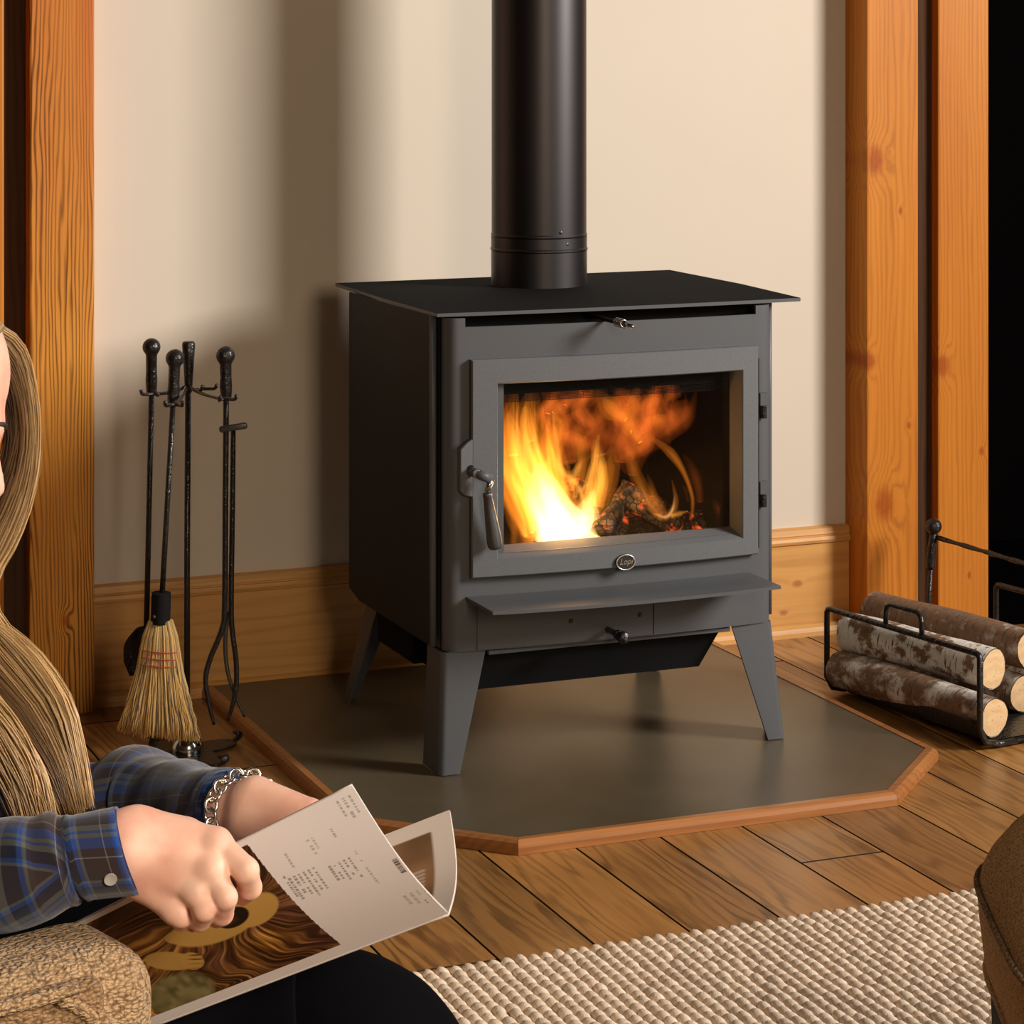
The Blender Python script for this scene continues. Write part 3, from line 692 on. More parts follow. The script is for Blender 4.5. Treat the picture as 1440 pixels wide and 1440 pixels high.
# front lip bar and heat shield below the body
box('lip_bar', (1.664, 4.196, 0.2315), (2.150, 4.2045, 0.2395), SM, st, bev=0.001)
sh = [(1.668, 0.231), (2.142, 0.231), (2.112, 0.157), (1.640, 0.157)]
v = [(x, 4.222 + (0.03 if z < 0.2 else 0), z) for x, z in sh] + [(x, 4.60, z) for x, z in sh]
shield = mesh('heat_shield', v, [(0, 1, 2, 3), (7, 6, 5, 4), (0, 4, 5, 1), (1, 5, 6, 2), (2, 6, 7, 3), (3, 7, 4, 0)], M['stove_top'], st)
for x in (1.715, 1.79, 1.93, 2.035):
    lathe('shield_bolt', [(0.0035, 0), (0.0035, 0.004), (0.0001, 0.0045)], (x, 4.27, 0.153), M['iron'], shield, seg=8)
box('blower_box', (1.60, 4.42, 0.170), (1.66, 4.62, 0.241), M['stove_top'], st, bev=0.003)
# legs: tapered folded-plate angles
def leg(xo, xo_b, xi, xi_b, yo, yo_b, yi, yi_b, zt=0.2425, zb=PZ + 0.0005):
    """outer corner xo/yo; inner ends xi (front face) and yi (side face); *_b at the foot; rounded fold"""
    th = 0.004
    def sec(o, i, oy, iy):
        sx = 1 if i > o else -1; sy = 1 if iy > oy else -1; r = 0.012
        pts = [(i, oy)]
        for t in np.linspace(0, 90, 6):
            a = math.radians(t); pts.append((o + sx * (r - r * math.sin(a)), oy + sy * (r - r * math.cos(a))))
        pts.append((o, iy))
        inn = [(o + sx * th, iy)]
        for t in np.linspace(90, 0, 6):
            a = math.radians(t); q = r - th; inn.append((o + sx * (r - q * math.sin(a)), oy + sy * (r - q * math.cos(a))))
        inn.append((i, oy + sy * th))
        return pts + inn
    a = sec(xo, xi, yo, yi); b_ = sec(xo_b, xi_b, yo_b, yi_b); n = len(a)
    v = [(p[0], p[1], zt) for p in a] + [(p[0], p[1], zb) for p in b_]
    f = [list(range(n)), list(range(n, 2 * n))[::-1]] + [[k, (k + 1) % n, n + (k + 1) % n, n + k] for k in range(n)]
    o = mesh('leg', v, f, SM, st, smooth=True); sharp(o, 30)
leg(1.576, 1.571, 1.659, 1.610, 4.1975, 4.1985, 4.275, 4.285)
leg(2.240, 2.262, 2.153, 2.224, 4.1975, 4.1855, 4.275, 4.265)
leg(1.600, 1.578, 1.672, 1.606, 4.690, 4.770, 4.612, 4.735)
leg(2.240, 2.262, 2.160, 2.224, 4.690, 4.770, 4.612, 4.735)
# firebox liner (open towards the glass)
fb = mesh('firebox', *merge([prism_pts([(1.652, 4.226), (1.660, 4.226), (1.660, 4.62), (1.652, 4.62)], 0.392, 0.745, XY), prism_pts([(2.180, 4.226), (2.188, 4.226), (2.188, 4.62), (2.180, 4.62)], 0.392, 0.745, XY),
    prism_pts([(1.652, 4.62), (2.188, 4.62), (2.188, 4.63), (1.652, 4.63)], 0.392, 0.745, XY), prism_pts([(1.652, 4.226), (2.188, 4.226), (2.188, 4.63), (1.652, 4.63)], 0.385, 0.392, XY), prism_pts([(1.652, 4.226), (2.188, 4.226), (2.188, 4.63), (1.652, 4.63)], 0.745, 0.752, XY)]), M['soot'], st)
# ---- burning logs
def burn_log(p, q, r, label, seed):
    rg = np.random.default_rng(seed); p = np.array(p); q = np.array(q)
    n = 14; path = [p + (q - p) * t + rg.normal(0, r * 0.04, 3) for t in np.linspace(0, 1, n)]
    ph = rg.uniform(0, 6, 4)
    v, f, uv = tube(path, r, 16, wob=lambda t, th: 0.10 * math.sin(3 * th + ph[0] + 4 * t) + 0.07 * math.sin(5 * th + ph[1]) + 0.06 * math.sin(17 * t + 2 * th + ph[2]))
    return tag(mesh('burning_log', v, f, M['char'], None, True, uv=uv), label, 'log', 'logs burning in the stove')
burn_log(atY(790, 752, 4.36), atY(985, 738, 4.40), 0.032, 'charred bark-covered log lying along the stove floor', 1)
burn_log(atY(846, 748, 4.31), atY(886, 685, 4.36), 0.019, 'split log leaning upright in the middle of the fire', 2)
burn_log(atY(872, 690, 4.34), atY(958, 742, 4.30), 0.024, 'barked log sloping down towards the dark end of the stove', 3)
burn_log(atY(975, 748, 4.36), atY(1008, 708, 4.44), 0.020, 'short barked stub standing at the dark end of the stove', 4)
burn_log(atY(762, 772, 4.44), atY(805, 705, 4.54), 0.024, 'log buried deep in the bright flames', 5)
burn_log(atY(800, 690, 4.46), atY(880, 712, 4.50), 0.026, 'log at the back half hidden by flames', 6)
# ---- flames
fire = thing('fire', tuple(atY(800, 765, 4.36)), 'yellow and orange flames burning behind the stove glass', 'fire')
PXM = 4.78 / FPX
def flame(pts, wid, mk, y=4.36, ell=0.8, n=22, wv=0.0):
    P = np.array([atY(px, py, y + (dyy[0] if dyy else 0)) for (px, py, *dyy) in pts])
    C_ = catmull(P, n); w = np.interp(np.linspace(0, 1, n), np.linspace(0, 1, len(wid)), wid) * PXM
    if wv:
        ph = rng.uniform(0, 6)
        C_[:, 0] += np.sin(np.linspace(0, 9, n) + ph) * wv * PXM * np.linspace(0.2, 1, n); C_[:, 1] += np.cos(np.linspace(0, 7, n) + ph) * wv * PXM * np.linspace(0.2, 1, n)
    ph = rng.uniform(0, 6)
    wb = lambda t, th: 0.18 * math.sin(2 * th + ph + 6 * t)
    v, f, uv = tube(C_, np.maximum(w * 1.35, 0.0004), 10, ell=ell, wob=wb)
    o = mesh('flame', v, f, M[mk + '_h'], fire, True)
    v, f, uv = tube(C_[:-2], np.maximum(w[:-2] * 0.72 * np.interp(np.arange(n - 2), [0, n - 8, n - 3], [1, 1, 0.02]), 0.0001), 8, ell=ell, wob=wb)
    mesh('flame_core', v, f, M[mk + '_c'], o, True)
    return o
FL = [
 # white-hot heart
 ([(800, 772), (792, 742), (776, 712), (764, 680), (756, 650)], [30, 34, 22, 13, 3], 'fl_w', 4.33),
 ([(832, 765), (824, 742), (828, 716), (834, 690)], [17, 17, 11, 2], 'fl_w', 4.34),
 ([(812, 772), (806, 752), (812, 730)], [26, 20, 4], 'fl_w', 4.31),
 ([(772, 768), (760, 735), (748, 700), (742, 665)], [12, 12, 8, 2], 'fl_w', 4.36),
 # yellow tongues
 ([(790, 755), (765, 700), (748, 650), (739, 610), (737, 572)], [20, 18, 14, 9, 3], 'fl_y', 4.37),
 ([(775, 760), (744, 705), (728, 655), (721, 605), (716, 580)], [13, 14, 11, 7, 2], 'fl_y', 4.34),
 ([(818, 745), (826, 700), (834, 660), (841, 612)], [12, 9, 6, 1.5], 'fl_ys', 4.33),
 ([(824, 730), (838, 690), (846, 655), (842, 625)], [9, 8, 6, 1.5], 'fl_y', 4.35),
 ([(838, 712), (845, 680), (840, 645), (836, 618)], [9, 10, 7, 2], 'fl_y', 4.38),
 ([(803, 690), (806, 672), (815, 655), (817, 643)], [5, 7, 5, 1], 'fl_y', 4.40),
 ([(806, 700), (818, 688), (832, 676)], [3, 4, 1], 'fl_y', 4.42),
 ([(772, 690), (768, 660), (772, 640)], [12, 8, 1], 'fl_y', 4.42),
 # orange body
 ([(765, 765), (735, 715), (716, 665), (707, 615), (704, 585)], [14, 16, 15, 10, 3], 'fl_o', 4.40),
 ([(785, 735), (758, 670), (748, 615), (752, 545)], [22, 26, 20, 3], 'fl_o', 4.44),
 ([(770, 700), (772, 640), (783, 600), (778, 548)], [14, 18, 13, 2], 'fl_o', 4.46),
 ([(745, 765), (724, 730), (712, 690), (706, 650)], [7, 10, 9, 3], 'fl_o', 4.32),
 ([(752, 772), (738, 745), (728, 720)], [7, 7, 2], 'fl_o', 4.30),
 ([(724, 768), (722, 745), (718, 728)], [5, 5, 1], 'fl_o', 4.29),
 ([(738, 765), (737, 750), (731, 735)], [4, 4, 1], 'fl_o', 4.31),
 ([(830, 740), (848, 690), (856, 655), (862, 628)], [13, 15, 11, 3], 'fl_o', 4.41),
 ([(815, 700), (818, 655), (814, 615), (812, 590)], [9, 10, 8, 2], 'fl_o', 4.45),
 ([(722, 640), (718, 600), (724, 545)], [13, 15, 3], 'fl_o', 4.42),
 ([(748, 620), (740, 590), (745, 545)], [10, 14, 3], 'fl_o', 4.48),
 # red-brown wash under the top
 ([(800, 650), (795, 610), (800, 545)], [18, 24, 6], 'fl_r', 4.50),
 ([(845, 640), (838, 605), (846, 545)], [14, 24, 6], 'fl_r', 4.47),
 ([(872, 650), (875, 610), (868, 545)], [12, 22, 6], 'fl_r', 4.44),
 ([(888, 668), (892, 630), (905, 595), (925, 545)], [8, 18, 22, 5], 'fl_r', 4.46),
 ([(895, 632), (925, 604), (955, 585), (985, 572), (1000, 584)], [14, 18, 17, 11, 3], 'fl_r', 4.43),
 ([(905, 600), (935, 592), (965, 600)], [14, 16, 5], 'fl_r', 4.48),
 ([(940, 612), (948, 590), (946, 542)], [5, 12, 3], 'fl_r', 4.40),
 ([(962, 602), (968, 584), (980, 550)], [4, 8, 2], 'fl_r', 4.38),
 ([(760, 690), (715, 640), (710, 545)], [18, 26, 6], 'fl_r', 4.54),
 ([(880, 590), (860, 575), (840, 550)], [6, 14, 3], 'fl_o', 4.50),
 ([(900, 622), (885, 595), (896, 545)], [5, 12, 3], 'fl_o', 4.41),
 ([(918, 586), (926, 592), (934, 583)], [5, 6, 2], 'fl_o', 4.42),
 # right-hand thin flames licking over the front log
 ([(930, 724), (914, 708), (900, 680), (888, 652), (878, 628)], [4, 8, 7, 6, 2], 'fl_o', 4.265),
 ([(932, 722), (921, 700), (910, 668)], [5, 7, 1], 'fl_o', 4.268),
 ([(926, 724), (912, 706), (898, 676)], [2, 3, 1], 'fl_os', 4.262),
 ([(905, 704), (896, 697), (891, 689)], [3, 4, 1], 'fl_os', 4.262),
 ([(910, 714), (922, 724), (936, 727), (946, 718), (950, 700), (946, 674)], [1, 3, 4, 4, 3, 0.8], 'fl_os', 4.258),
 ([(920, 722), (936, 727), (947, 714), (948, 696)], [0.8, 2.2, 2.0, 0.5], 'fl_w', 4.258),
 ([(944, 726), (956, 722), (966, 719)], [3, 3, 1], 'fl_ys', 4.258),
 ([(973, 724), (973, 697), (963, 666), (943, 638), (918, 616)], [2, 3, 3.5, 5, 2], 'fl_os', 4.275),
 ([(968, 705), (964, 690), (958, 680)], [2, 3, 1], 'fl_r', 4.28),
 ([(984, 706), (979, 672), (962, 640)], [5, 7, 2], 'fl_r', 4.30),
 ([(1022, 742), (1014, 722), (1004, 704)], [3, 6, 3], 'fl_r', 4.30),
]
for pts, wid, mk, y in FL: flame(pts, wid, mk, y, wv=2.0)
rf = np.random.default_rng(42)
for k in range(46):            # streaks of the big left-hand blaze, drawn up and towards the cooler side
    b0 = rf.uniform(738, 832); t0 = 700 + (b0 - 738) * 0.95 + rf.normal(0, 9); lean = rf.uniform(0.25, 0.6)
    ys = [rf.uniform(745, 768), rf.uniform(690, 715), rf.uniform(630, 655), rf.uniform(545, 600)]
    xs2 = [b0, b0 + (t0 - b0) * lean, b0 + (t0 - b0) * 0.85, t0]
    hot = rf.random() < 0.35
    flame([(max(702, x), y) for x, y in zip(xs2, ys)], [rf.uniform(2, 4), rf.uniform(3, 6), rf.uniform(2.5, 5), 0.6], 'fl_ys' if hot else 'fl_os', rf.uniform(4.28, 4.46), wv=4.0)
for k in range(46):            # red wisps rolling under the top of the firebox
    x0 = rf.uniform(765, 965); y0_ = rf.uniform(585, 665) - max(0, x0 - 880) * 0.45; dx = rf.uniform(-18, 40); cu_ = rf.normal(0, 10)
    flame([(x0, y0_), (x0 + dx * 0.3 + cu_, y0_ - 20), (x0 + dx * 0.7 - cu_, y0_ - 42), (min(1005, x0 + dx), max(546, y0_ - 80))], [1.0, rf.uniform(3, 11), rf.uniform(4, 12), 0.8], 'fl_rs' if rf.random() < 0.55 else 'fl_r', rf.uniform(4.34, 4.54), wv=8.0, ell=rf.uniform(0.5, 1.2))
lt = bpy.data.lights.new('firelight', 'POINT'); lt.energy = 1.7; lt.color = (1.0, 0.55, 0.20); lt.shadow_soft_size = 0.05
lo_ = bpy.data.objects.new('firelight', lt); COL.objects.link(lo_); lo_.location = tuple(atY(800, 690, 4.31))

# ================================================================== STOVE PIPE
pc = atZ(758, 400, 0.848); pc = np.array([pc[0], pc[1], 0.0])
pp = thing('stove_pipe', (pc[0], pc[1], 0.8485), 'satin black stovepipe rising from the stove top', 'stovepipe')
R0 = 0.0955
lathe('lower_section', [(R0 - 0.0015, 0.8485), (R0 + 0.0005, 0.8485), (R0 + 0.0005, 0.917), (R0 + 0.002, 0.919), (R0 + 0.002, 0.922), (R0 + 0.0005, 0.924), (R0 + 0.0005, 0.945), (R0 - 0.0015, 0.945)], (pc[0], pc[1], 0), M['pipe'], pp, seg=64)
lathe('upper_section', [(R0 - 0.002, 0.9455), (R0, 0.9455), (R0 + 0.0007, 0.9475), (R0 + 0.0007, 0.9505), (R0 - 0.0005, 0.9525), (R0 - 0.001, 2.69), (R0 - 0.003, 2.69)], (pc[0], pc[1], 0), M['pipe'], pp, seg=64)
for o_ in pp.children: sharp(o_, 12)
for a_, z in ((0.46, 0.958), (0.62, 0.934), (-1.8, 0.958), (2.6, 0.958)):
    dirv = np.array([math.cos(YAW) * math.sin(a_) - math.sin(YAW) * math.cos(a_), -math.sin(YAW) * math.sin(a_) - math.cos(YAW) * math.cos(a_), 0])
    lathe('rivet', [(0.0032, 0), (0.0030, 0.0012), (0.0001, 0.002)], pc + dirv * (R0 - 0.0005) + np.array([0, 0, z]), M['pipe'], pp, seg=10, axis=dirv)

# ================================================================== FIRE TOOLS
S = atD(263, 1063, 4.70); S = np.array([S[0], S[1], 0.0])
stand = thing('tool_stand', tuple(S), 'black wrought iron fire tool stand with hooked arms at its top', 'tool stand')
hz_ = 0.690
def iron_tube(name, P, r, parent, seg=10, n=None, mat='iron', **k):
    P = np.array(P); P = catmull(P, n) if n else P
    if not np.isscalar(r) and n: r = np.interp(np.linspace(0, 1, n), np.linspace(0, 1, len(r)), r)
    return tubeo(name, P, r, M[mat], parent, seg=seg, **k)
top_z = CAM_H - (480 - HORIZON) * 4.70 / FPX
iron_tube('post', [S + (0, 0, 0.028), S + (0, 0, 0.35), S + (0.002, 0, hz_ - 0.01)], 0.0058, stand)
iron_tube('post_grip', [S + (0.003, 0, z) for z in (hz_ - 0.012, hz_, hz_ + 0.05, top_z - 0.006, top_z - 0.002, top_z)], [0.006, 0.0075, 0.0105, 0.0125, 0.0115, 0.009], stand, seg=14)
lathe('base_dome', [(0.031, 0.008), (0.031, 0.012)] + ball_prof(0.031, 8, 0.012, 5, 88), S, M['steel'], stand, seg=28)
# four-lobed hammered base plate with curled tips
pts = []
for k in range(72):
    t = 2 * math.pi * k / 72; r = 0.078 + 0.032 * math.cos(4 * (t - 0.35)); pts.append((S[0] + r * math.cos(t), S[1] + r * math.sin(t)))
bp = prism('base_plate', pts, 0.003, 0.008, XY, M['iron'], stand)
for k in range(4):
    t = 0.35 + k * math.pi / 2; d_ = np.array([math.cos(t), math.sin(t), 0])
    P = [S + d_ * 0.095 + (0, 0, 0.006), S + d_ * 0.112 + (0, 0, 0.008), S + d_ * 0.122 + (0, 0, 0.016), S + d_ * 0.117 + (0, 0, 0.023), S + d_ * 0.110 + (0, 0, 0.020)]
    tubeo('curled_foot', catmull(P, 14), 0.003, M['iron'], bp, seg=8, ell=3.2)
def on_plane(px, py, z): return atZ(px, py, z)
armp = {'shovel': on_plane(213, 556, hz_), 'broom': on_plane(245, 571, hz_), 'tongs': on_plane(318, 563, hz_), 'spare': on_plane(290, 548, hz_)}
for k, e in armp.items():
    d_ = e - (S + (0, 0, hz_)); L = np.linalg.norm(d_); d_ /= L; s_ = np.cross(d_, (0, 0, 1))
    c0 = S + np.array([0, 0, hz_])
    iron_tube('hook_arm', [c0, c0 + d_ * L * 0.4 + (0, 0, -0.004), c0 + d_ * (L - 0.018)], 0.0034, stand, n=10, seg=8)
    P = [c0 + d_ * (L + 0.012) + s_ * 0.015 + (0, 0, 0.010), c0 + d_ * (L + 0.006) + s_ * 0.0145 + (0, 0, 0.002), c0 + d_ * (L - 0.012) + s_ * 0.008, c0 + d_ * (L - 0.018),
         c0 + d_ * (L - 0.012) - s_ * 0.008, c0 + d_ * (L + 0.006) - s_ * 0.0145 + (0, 0, 0.002), c0 + d_ * (L + 0.012) - s_ * 0.015 + (0, 0, 0.010)]
    iron_tube('hook_fork', P, 0.0032, stand, n=24, seg=8)
def tool_handle(t, ball, neck, end, br):
    """forged ball grip from ball centre down to end"""
    ax = (end - ball) / np.linalg.norm(end - ball); L = np.linalg.norm(end - ball)
    prof = []
    for i in range(9):
        a_ = math.radians(90 - i * 17); prof.append((max(1e-4, br * math.cos(a_)), -br * math.sin(a_)))
    prof += [(br * 0.62, br * 0.95), (br * 0.60, L * 0.5), (br * 0.66, L * 0.7), (br * 0.55, L - 0.002), (0.004, L)]
    o = lathe('grip', prof, ball, M['iron'], t, seg=18, axis=tuple(ax)); return o
# shovel
dS = 4.745
b0, e0, t0 = atD(213, 488, dS), atD(213, 556, dS), atD(206, 880, dS)
sv = thing('hearth_shovel', tuple(t0), 'black iron hearth shovel with ball grip hanging behind the broom', 'shovel', 'fire tools')
tool_handle(sv, b0, None, e0, 0.0170)
iron_tube('shaft', [e0, e0 * 0.5 + t0 * 0.5, t0], 0.0054, sv)
bl = []
nb = 10
for i in range(nb + 1):
    t = i / nb; w = (0.016 + 0.026 * math.sin(min(1, t * 2.2) * math.pi / 2)) * (1 - 0.25 * max(0, t - 0.7) / 0.3)
    for j in range(9):
        s_ = j / 8 * 2 - 1; p = t0 + _r * s_ * w + np.array([0, 0, -0.095 * t]) + _f * (0.018 * s_ * s_ * -1 + 0.016 * t)
        bl.append(p)
bf = [(i * 9 + j, i * 9 + j + 1, (i + 1) * 9 + j + 1, (i + 1) * 9 + j) for i in range(nb) for j in range(8)]
bl2 = [p + _f * 0.0022 for p in bl]; o_ = len(bl)
bf2 = bf + [tuple(o_ + k for k in q[::-1]) for q in bf]
edge = [i * 9 for i in range(nb + 1)] + [nb * 9 + j for j in range(1, 9)] + [i * 9 + 8 for i in range(nb - 1, -1, -1)] + [j for j in range(7, 0, -1)]
bf2 += [(edge[k], edge[(k + 1) % len(edge)], edge[(k + 1) % len(edge)] + o_, edge[k] + o_) for k in range(len(edge))]
mesh('blade', bl + bl2, bf2, M['iron'], sv, True)
# broom
dB = 4.60
b0, e0, t0 = atD(246, 504, dB), atD(243, 572, dB), atD(228, 836, dB)
br_ = thing('hearth_broom', tuple(atD(222, 1040, dB)), 'straw hearth broom with red stitching hanging from the iron stand', 'broom', 'fire tools')
tool_handle(br_, b0, None, e0, 0.0172)
iron_tube('shaft', [e0, e0 * 0.5 + t0 * 0.5, t0], 0.0052, br_)
f0, f1 = atD(227, 833, dB), atD(225.5, 877, dB)
fer = lathe('ferrule', [(0.0165, 0), (0.0178, 0.001), (0.0178, 0.0565), (0.0165, 0.0572)], f0, M['stove_top'], br_, seg=24, axis=tuple(f1 - f0))
lathe('rivet', [(0.003, 0), (0.0026, 0.001), (0.0001, 0.0016)], atD(219, 864, dB) - _f * 0.0172, M['chrome'], fer, seg=8, axis=tuple(-_f))
# bristles: fan of straws, flat broom section
def broom_w(t):  # half width in px at height t (0 top .. 1 bottom)
    return np.interp(t, [0, 0.08, 0.22, 0.38, 0.55, 1.0], [16, 22, 27, 30, 37, 56])
def broom_c(t): return np.interp(t, [0, 1], [226, 222])
BV = []; BF = []; BC = []; NB = 1000
for k in range(NB):
    s_ = rng.uniform(-1, 1); q = rng.uniform(-1, 1) * math.sqrt(max(0, 1 - s_ * s_ * 0.85))
    endt = 1.0 + rng.normal(0, 0.018) + 0.05 * s_ - 0.0
    P = []
    for t in np.linspace(0, 1, 8):
        tt = t * endt; px = broom_c(tt) + s_ * broom_w(min(1, tt)) * (1 + 0.05 * rng.normal() * t); py = 872 + 160 * tt
        P.append(atD(px, py, dB) + _f * q * np.interp(tt, [0, 0.25, 1], [0.014, 0.018, 0.017]) * (1 + 0.1 * rng.normal() * t))
    r = rng.uniform(0.0009, 0.0017)
    v, f, uv = tube(P, [r] * 7 + [r * 0.6], 4)
    o_ = len(BV); BV += v; BF += [tuple(i + o_ for i in x) for x in f]
    base = np.array([0.60, 0.385, 0.13]) * rng.uniform(0.62, 1.2)
    if rng.random() < 0.18: base = np.array([0.30, 0.22, 0.14]) * rng.uniform(0.6, 1.0)
    BC += [base] * len(v)
brs = mesh('bristles', BV, BF, M['bristle'], br_, True, col=BC); tag(brs, kind='stuff')
core = [atD(broom_c(t), 872 + 160 * t, dB) for t in np.linspace(0, 0.93, 8)]
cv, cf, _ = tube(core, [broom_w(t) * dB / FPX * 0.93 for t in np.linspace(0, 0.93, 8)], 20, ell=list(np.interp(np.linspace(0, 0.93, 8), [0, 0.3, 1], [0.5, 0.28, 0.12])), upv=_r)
M['core'] = plain('broom_core_straw', (0.34, 0.205, 0.07), 0.9)  # darker straw filling the inside of the broom
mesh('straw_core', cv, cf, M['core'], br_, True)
for py in (912, 922, 932):
    t = (py - 872) / 160; w = broom_w(t) * dB / FPX + 0.0012; c0 = atD(broom_c(t), py + 2, dB)
    P = [c0 + _r * math.cos(a_) * w + _f * math.sin(a_) * 0.0202 + np.array([0, 0, -0.003 * math.cos(a_)]) for a_ in np.linspace(0, 2 * math.pi, 40)[:-1]]
    tubeo('stitching', P, 0.0011, M['red_thread'], br_, seg=6, closed=True)
# tongs
dT = 4.665
b0, e0 = atD(317, 500, dT), atD(318, 562, dT)
tg = thing('hearth_tongs', tuple(atD(318, 1015, dT)), 'black iron log tongs with curved jaws hanging from the stand', 'tongs', 'fire tools')
tool_handle(tg, b0, None, e0, 0.0178)
iron_tube('arm', [e0, atD(317, 700, dT), atD(316, 850, dT), atD(312, 885, dT), atD(296, 925, dT), atD(289, 955, dT), atD(294, 990, dT), atD(301, 1019, dT)], [0.0056, 0.0056, 0.0056, 0.0054, 0.0052, 0.005, 0.0044, 0.003], tg, n=40)
dT2 = dT + 0.015
iron_tube('arm', [atD(328, 604, dT2), atD(327, 700, dT2), atD(325, 850, dT2), atD(327, 890, dT2), atD(332, 930, dT2), atD(332, 965, dT2), atD(326, 995, dT2), atD(320, 1013, dT2)], [0.0048, 0.0052, 0.0054, 0.0052, 0.005, 0.005, 0.0042, 0.003], tg, n=40)
iron_tube('inner_jaw', [atD(321, 860, dT2 + 0.01), atD(317, 895, dT2 + 0.012), atD(318, 930, dT2 + 0.012), atD(325, 962, dT2 + 0.012), atD(344, 1008, dT2 + 0.012)], [0.004, 0.0044, 0.0042, 0.0036, 0.0028], tg, n=24, mat='iron_worn')
c0 = atD(328, 601, dT - 0.008)
iron_tube('finger_tab', [c0 - _r * 0.026 + (0, 0, -0.0045), c0 - _r * 0.023 + (0, 0, -0.004), c0 + _r * 0.023 + (0, 0, 0.0035), c0 + _r * 0.026 + (0, 0, 0.004)], [0.003, 0.0062, 0.0062, 0.003], tg, mat='iron_worn', ell=0.35)

# ================================================================== LOG RACK AND LOGS
r0 = np.array([2.528, 4.504, 0]); r1 = np.array([2.594, 4.039, 0]); ua = (r1 - r0) / np.linalg.norm(r1 - r0); va = np.array([-ua[1], ua[0], 0]); RL = np.linalg.norm(r1 - r0)
RW = 0.45
rk = thing('log_rack', tuple((r0 + r1) / 2 + va * RW / 2), 'black iron log rack with a loop handle holding birch logs', 'log rack')
def rp(u, v, z): return r0 + ua * u + va * v + np.array([0, 0, z])
for side in (0, 1):
    vv = 0.0 if side == 0 else RW; sg = 1 if side == 0 else -1
    P = [rp(0, vv + sg * 0.09, 0.009), rp(0, vv + sg * 0.045, 0.009), rp(0, vv + sg * 0.014, 0.016), rp(0, vv, 0.04), rp(0, vv, 0.172), rp(0.004, vv, 0.178), rp(0.012, vv, 0.180), rp(RL - 0.012, vv, 0.183), rp(RL - 0.004, vv, 0.181), rp(RL, vv, 0.175), rp(RL, vv, 0.04), rp(RL, vv + sg * 0.014, 0.016), rp(RL, vv + sg * 0.045, 0.009), rp(RL, vv + sg * 0.09, 0.009)]
    fr = tubeo('side_frame', P, 0.0060, M['iron'], rk, seg=10)
    u0, u1 = 0.19, 0.30
    H = [rp(u0, vv, 0.182), rp(u0, vv, 0.21), rp(u0 + 0.004, vv, 0.222), rp(u0 + 0.016, vv, 0.226), rp(u1 - 0.016, vv, 0.227), rp(u1 - 0.004, vv, 0.222), rp(u1, vv, 0.21), rp(u1, vv, 0.182)]
    tubeo('handle', H, 0.0052, M['iron'], fr, seg=10)
for u_ in (0.0, RL):
    tubeo('base_bar', [rp(u_, 0.085, 0.009), rp(u_, RW * 0.5, 0.012), rp(u_, RW - 0.085, 0.009)], 0.0060, M['iron'], rk, seg=10)
# curved sheet tray
cs = [(0.006, 0.050), (0.009, 0.032), (0.018, 0.020), (0.035, 0.0155), (RW - 0.035, 0.0155), (RW - 0.018, 0.020), (RW - 0.009, 0.032), (RW - 0.006, 0.050)]
V = [tuple(rp(0.006, v_, z)) for v_, z in cs] + [tuple(rp(RL - 0.006, v_, z)) for v_, z in cs]
n = len(cs); V += [(x, y, z - 0.002) for x, y, z in V]
F = [(k, k + 1, n + k + 1, n + k) for k in range(n - 1)] + [(2 * n + k, 3 * n + k, 3 * n + k + 1, 2 * n + k + 1) for k in range(n - 1)]
mesh('tray', V, F, M['iron'], rk, True)
def log(p, q, r, mat, label, seed, knob=None):
    rg = np.random.default_rng(seed); p = np.array(p); q = np.array(q); n = 22; ph = rg.uniform(0, 6, 5)
    path = [p + (q - p) * t + np.array([0, 0, 0.004 * math.sin(3 * t + ph[3])]) for t in np.linspace(0, 1, n)]
    t_ = thing('firewood_log', tuple((p + q) / 2 - np.array([0, 0, r])), label, 'log', 'birch logs in the rack')
    v, f, uv = tube(path, [r * (1 + 0.03 * math.sin(5 * t + ph[0])) for t in np.linspace(0, 1, n)], 24, wob=lambda t, th: 0.035 * math.sin(2 * th + ph[0] + t) + 0.03 * math.sin(3 * th + ph[1] + 3 * t) + 0.012 * math.sin(9 * th + 11 * t + ph[2]), caps=False)
    mesh('bark', v, f, mat, t_, True, uv=uv)
    for e, (row, c) in enumerate(((0, p), (n - 1, q))):
        ring = [np.array(v[row * 24 + k]) for k in range(24)]; cc = np.mean(ring, 0)
        d_ = (q - p) / np.linalg.norm(q - p) * (1 if e else -1)
        vv = [cc + d_ * 0.0008] + [cc + (x - cc) * 0.6 + d_ * 0.0012 for x in ring] + [cc + (x - cc) * 0.955 for x in ring]
        ff = [(0, 1 + k, 1 + (k + 1) % 24) for k in range(24)] + [(1 + k, 25 + k, 25 + (k + 1) % 24, 1 + (k + 1) % 24) for k in range(24)]
        eo = mesh('end_grain', vv, ff, M['endgrain'], t_, False)
    if knob is not None:
        u_, th = knob; c = p + (q - p) * u_; d_ = (q - p) / np.linalg.norm(q - p); a_ = np.cross(d_, (0, 0, 1)); a_ /= np.linalg.norm(a_)
        nn = a_ * math.cos(th) + np.array([0, 0, 1]) * math.sin(th)
        kb = lathe('branch_knot', [(0.020, -0.006), (0.018, 0.002), (0.015, 0.0045), (0.0001, 0.004)], c + nn * r, M['bark'], t_, seg=18, axis=tuple(nn))
        lathe('knot_face', [(0.0135, 0.0), (0.012, 0.0015), (0.0001, 0.0012)], c + nn * (r + 0.004), M['endgrain'], kb, seg=16, axis=tuple(nn))
    return t_
log((2.549, 4.49, 0.055), (2.640, 4.060, 0.055), 0.0365, M['bark'], 'brown and white birch log at the bottom of the rack under the pale one', 11)
log((2.577, 4.500, 0.124), (2.694, 4.148, 0.124), 0.0385, M['birch'], 'pale white birch log with a sawn branch knot below the handle', 12, knob=(0.56, 2.75))
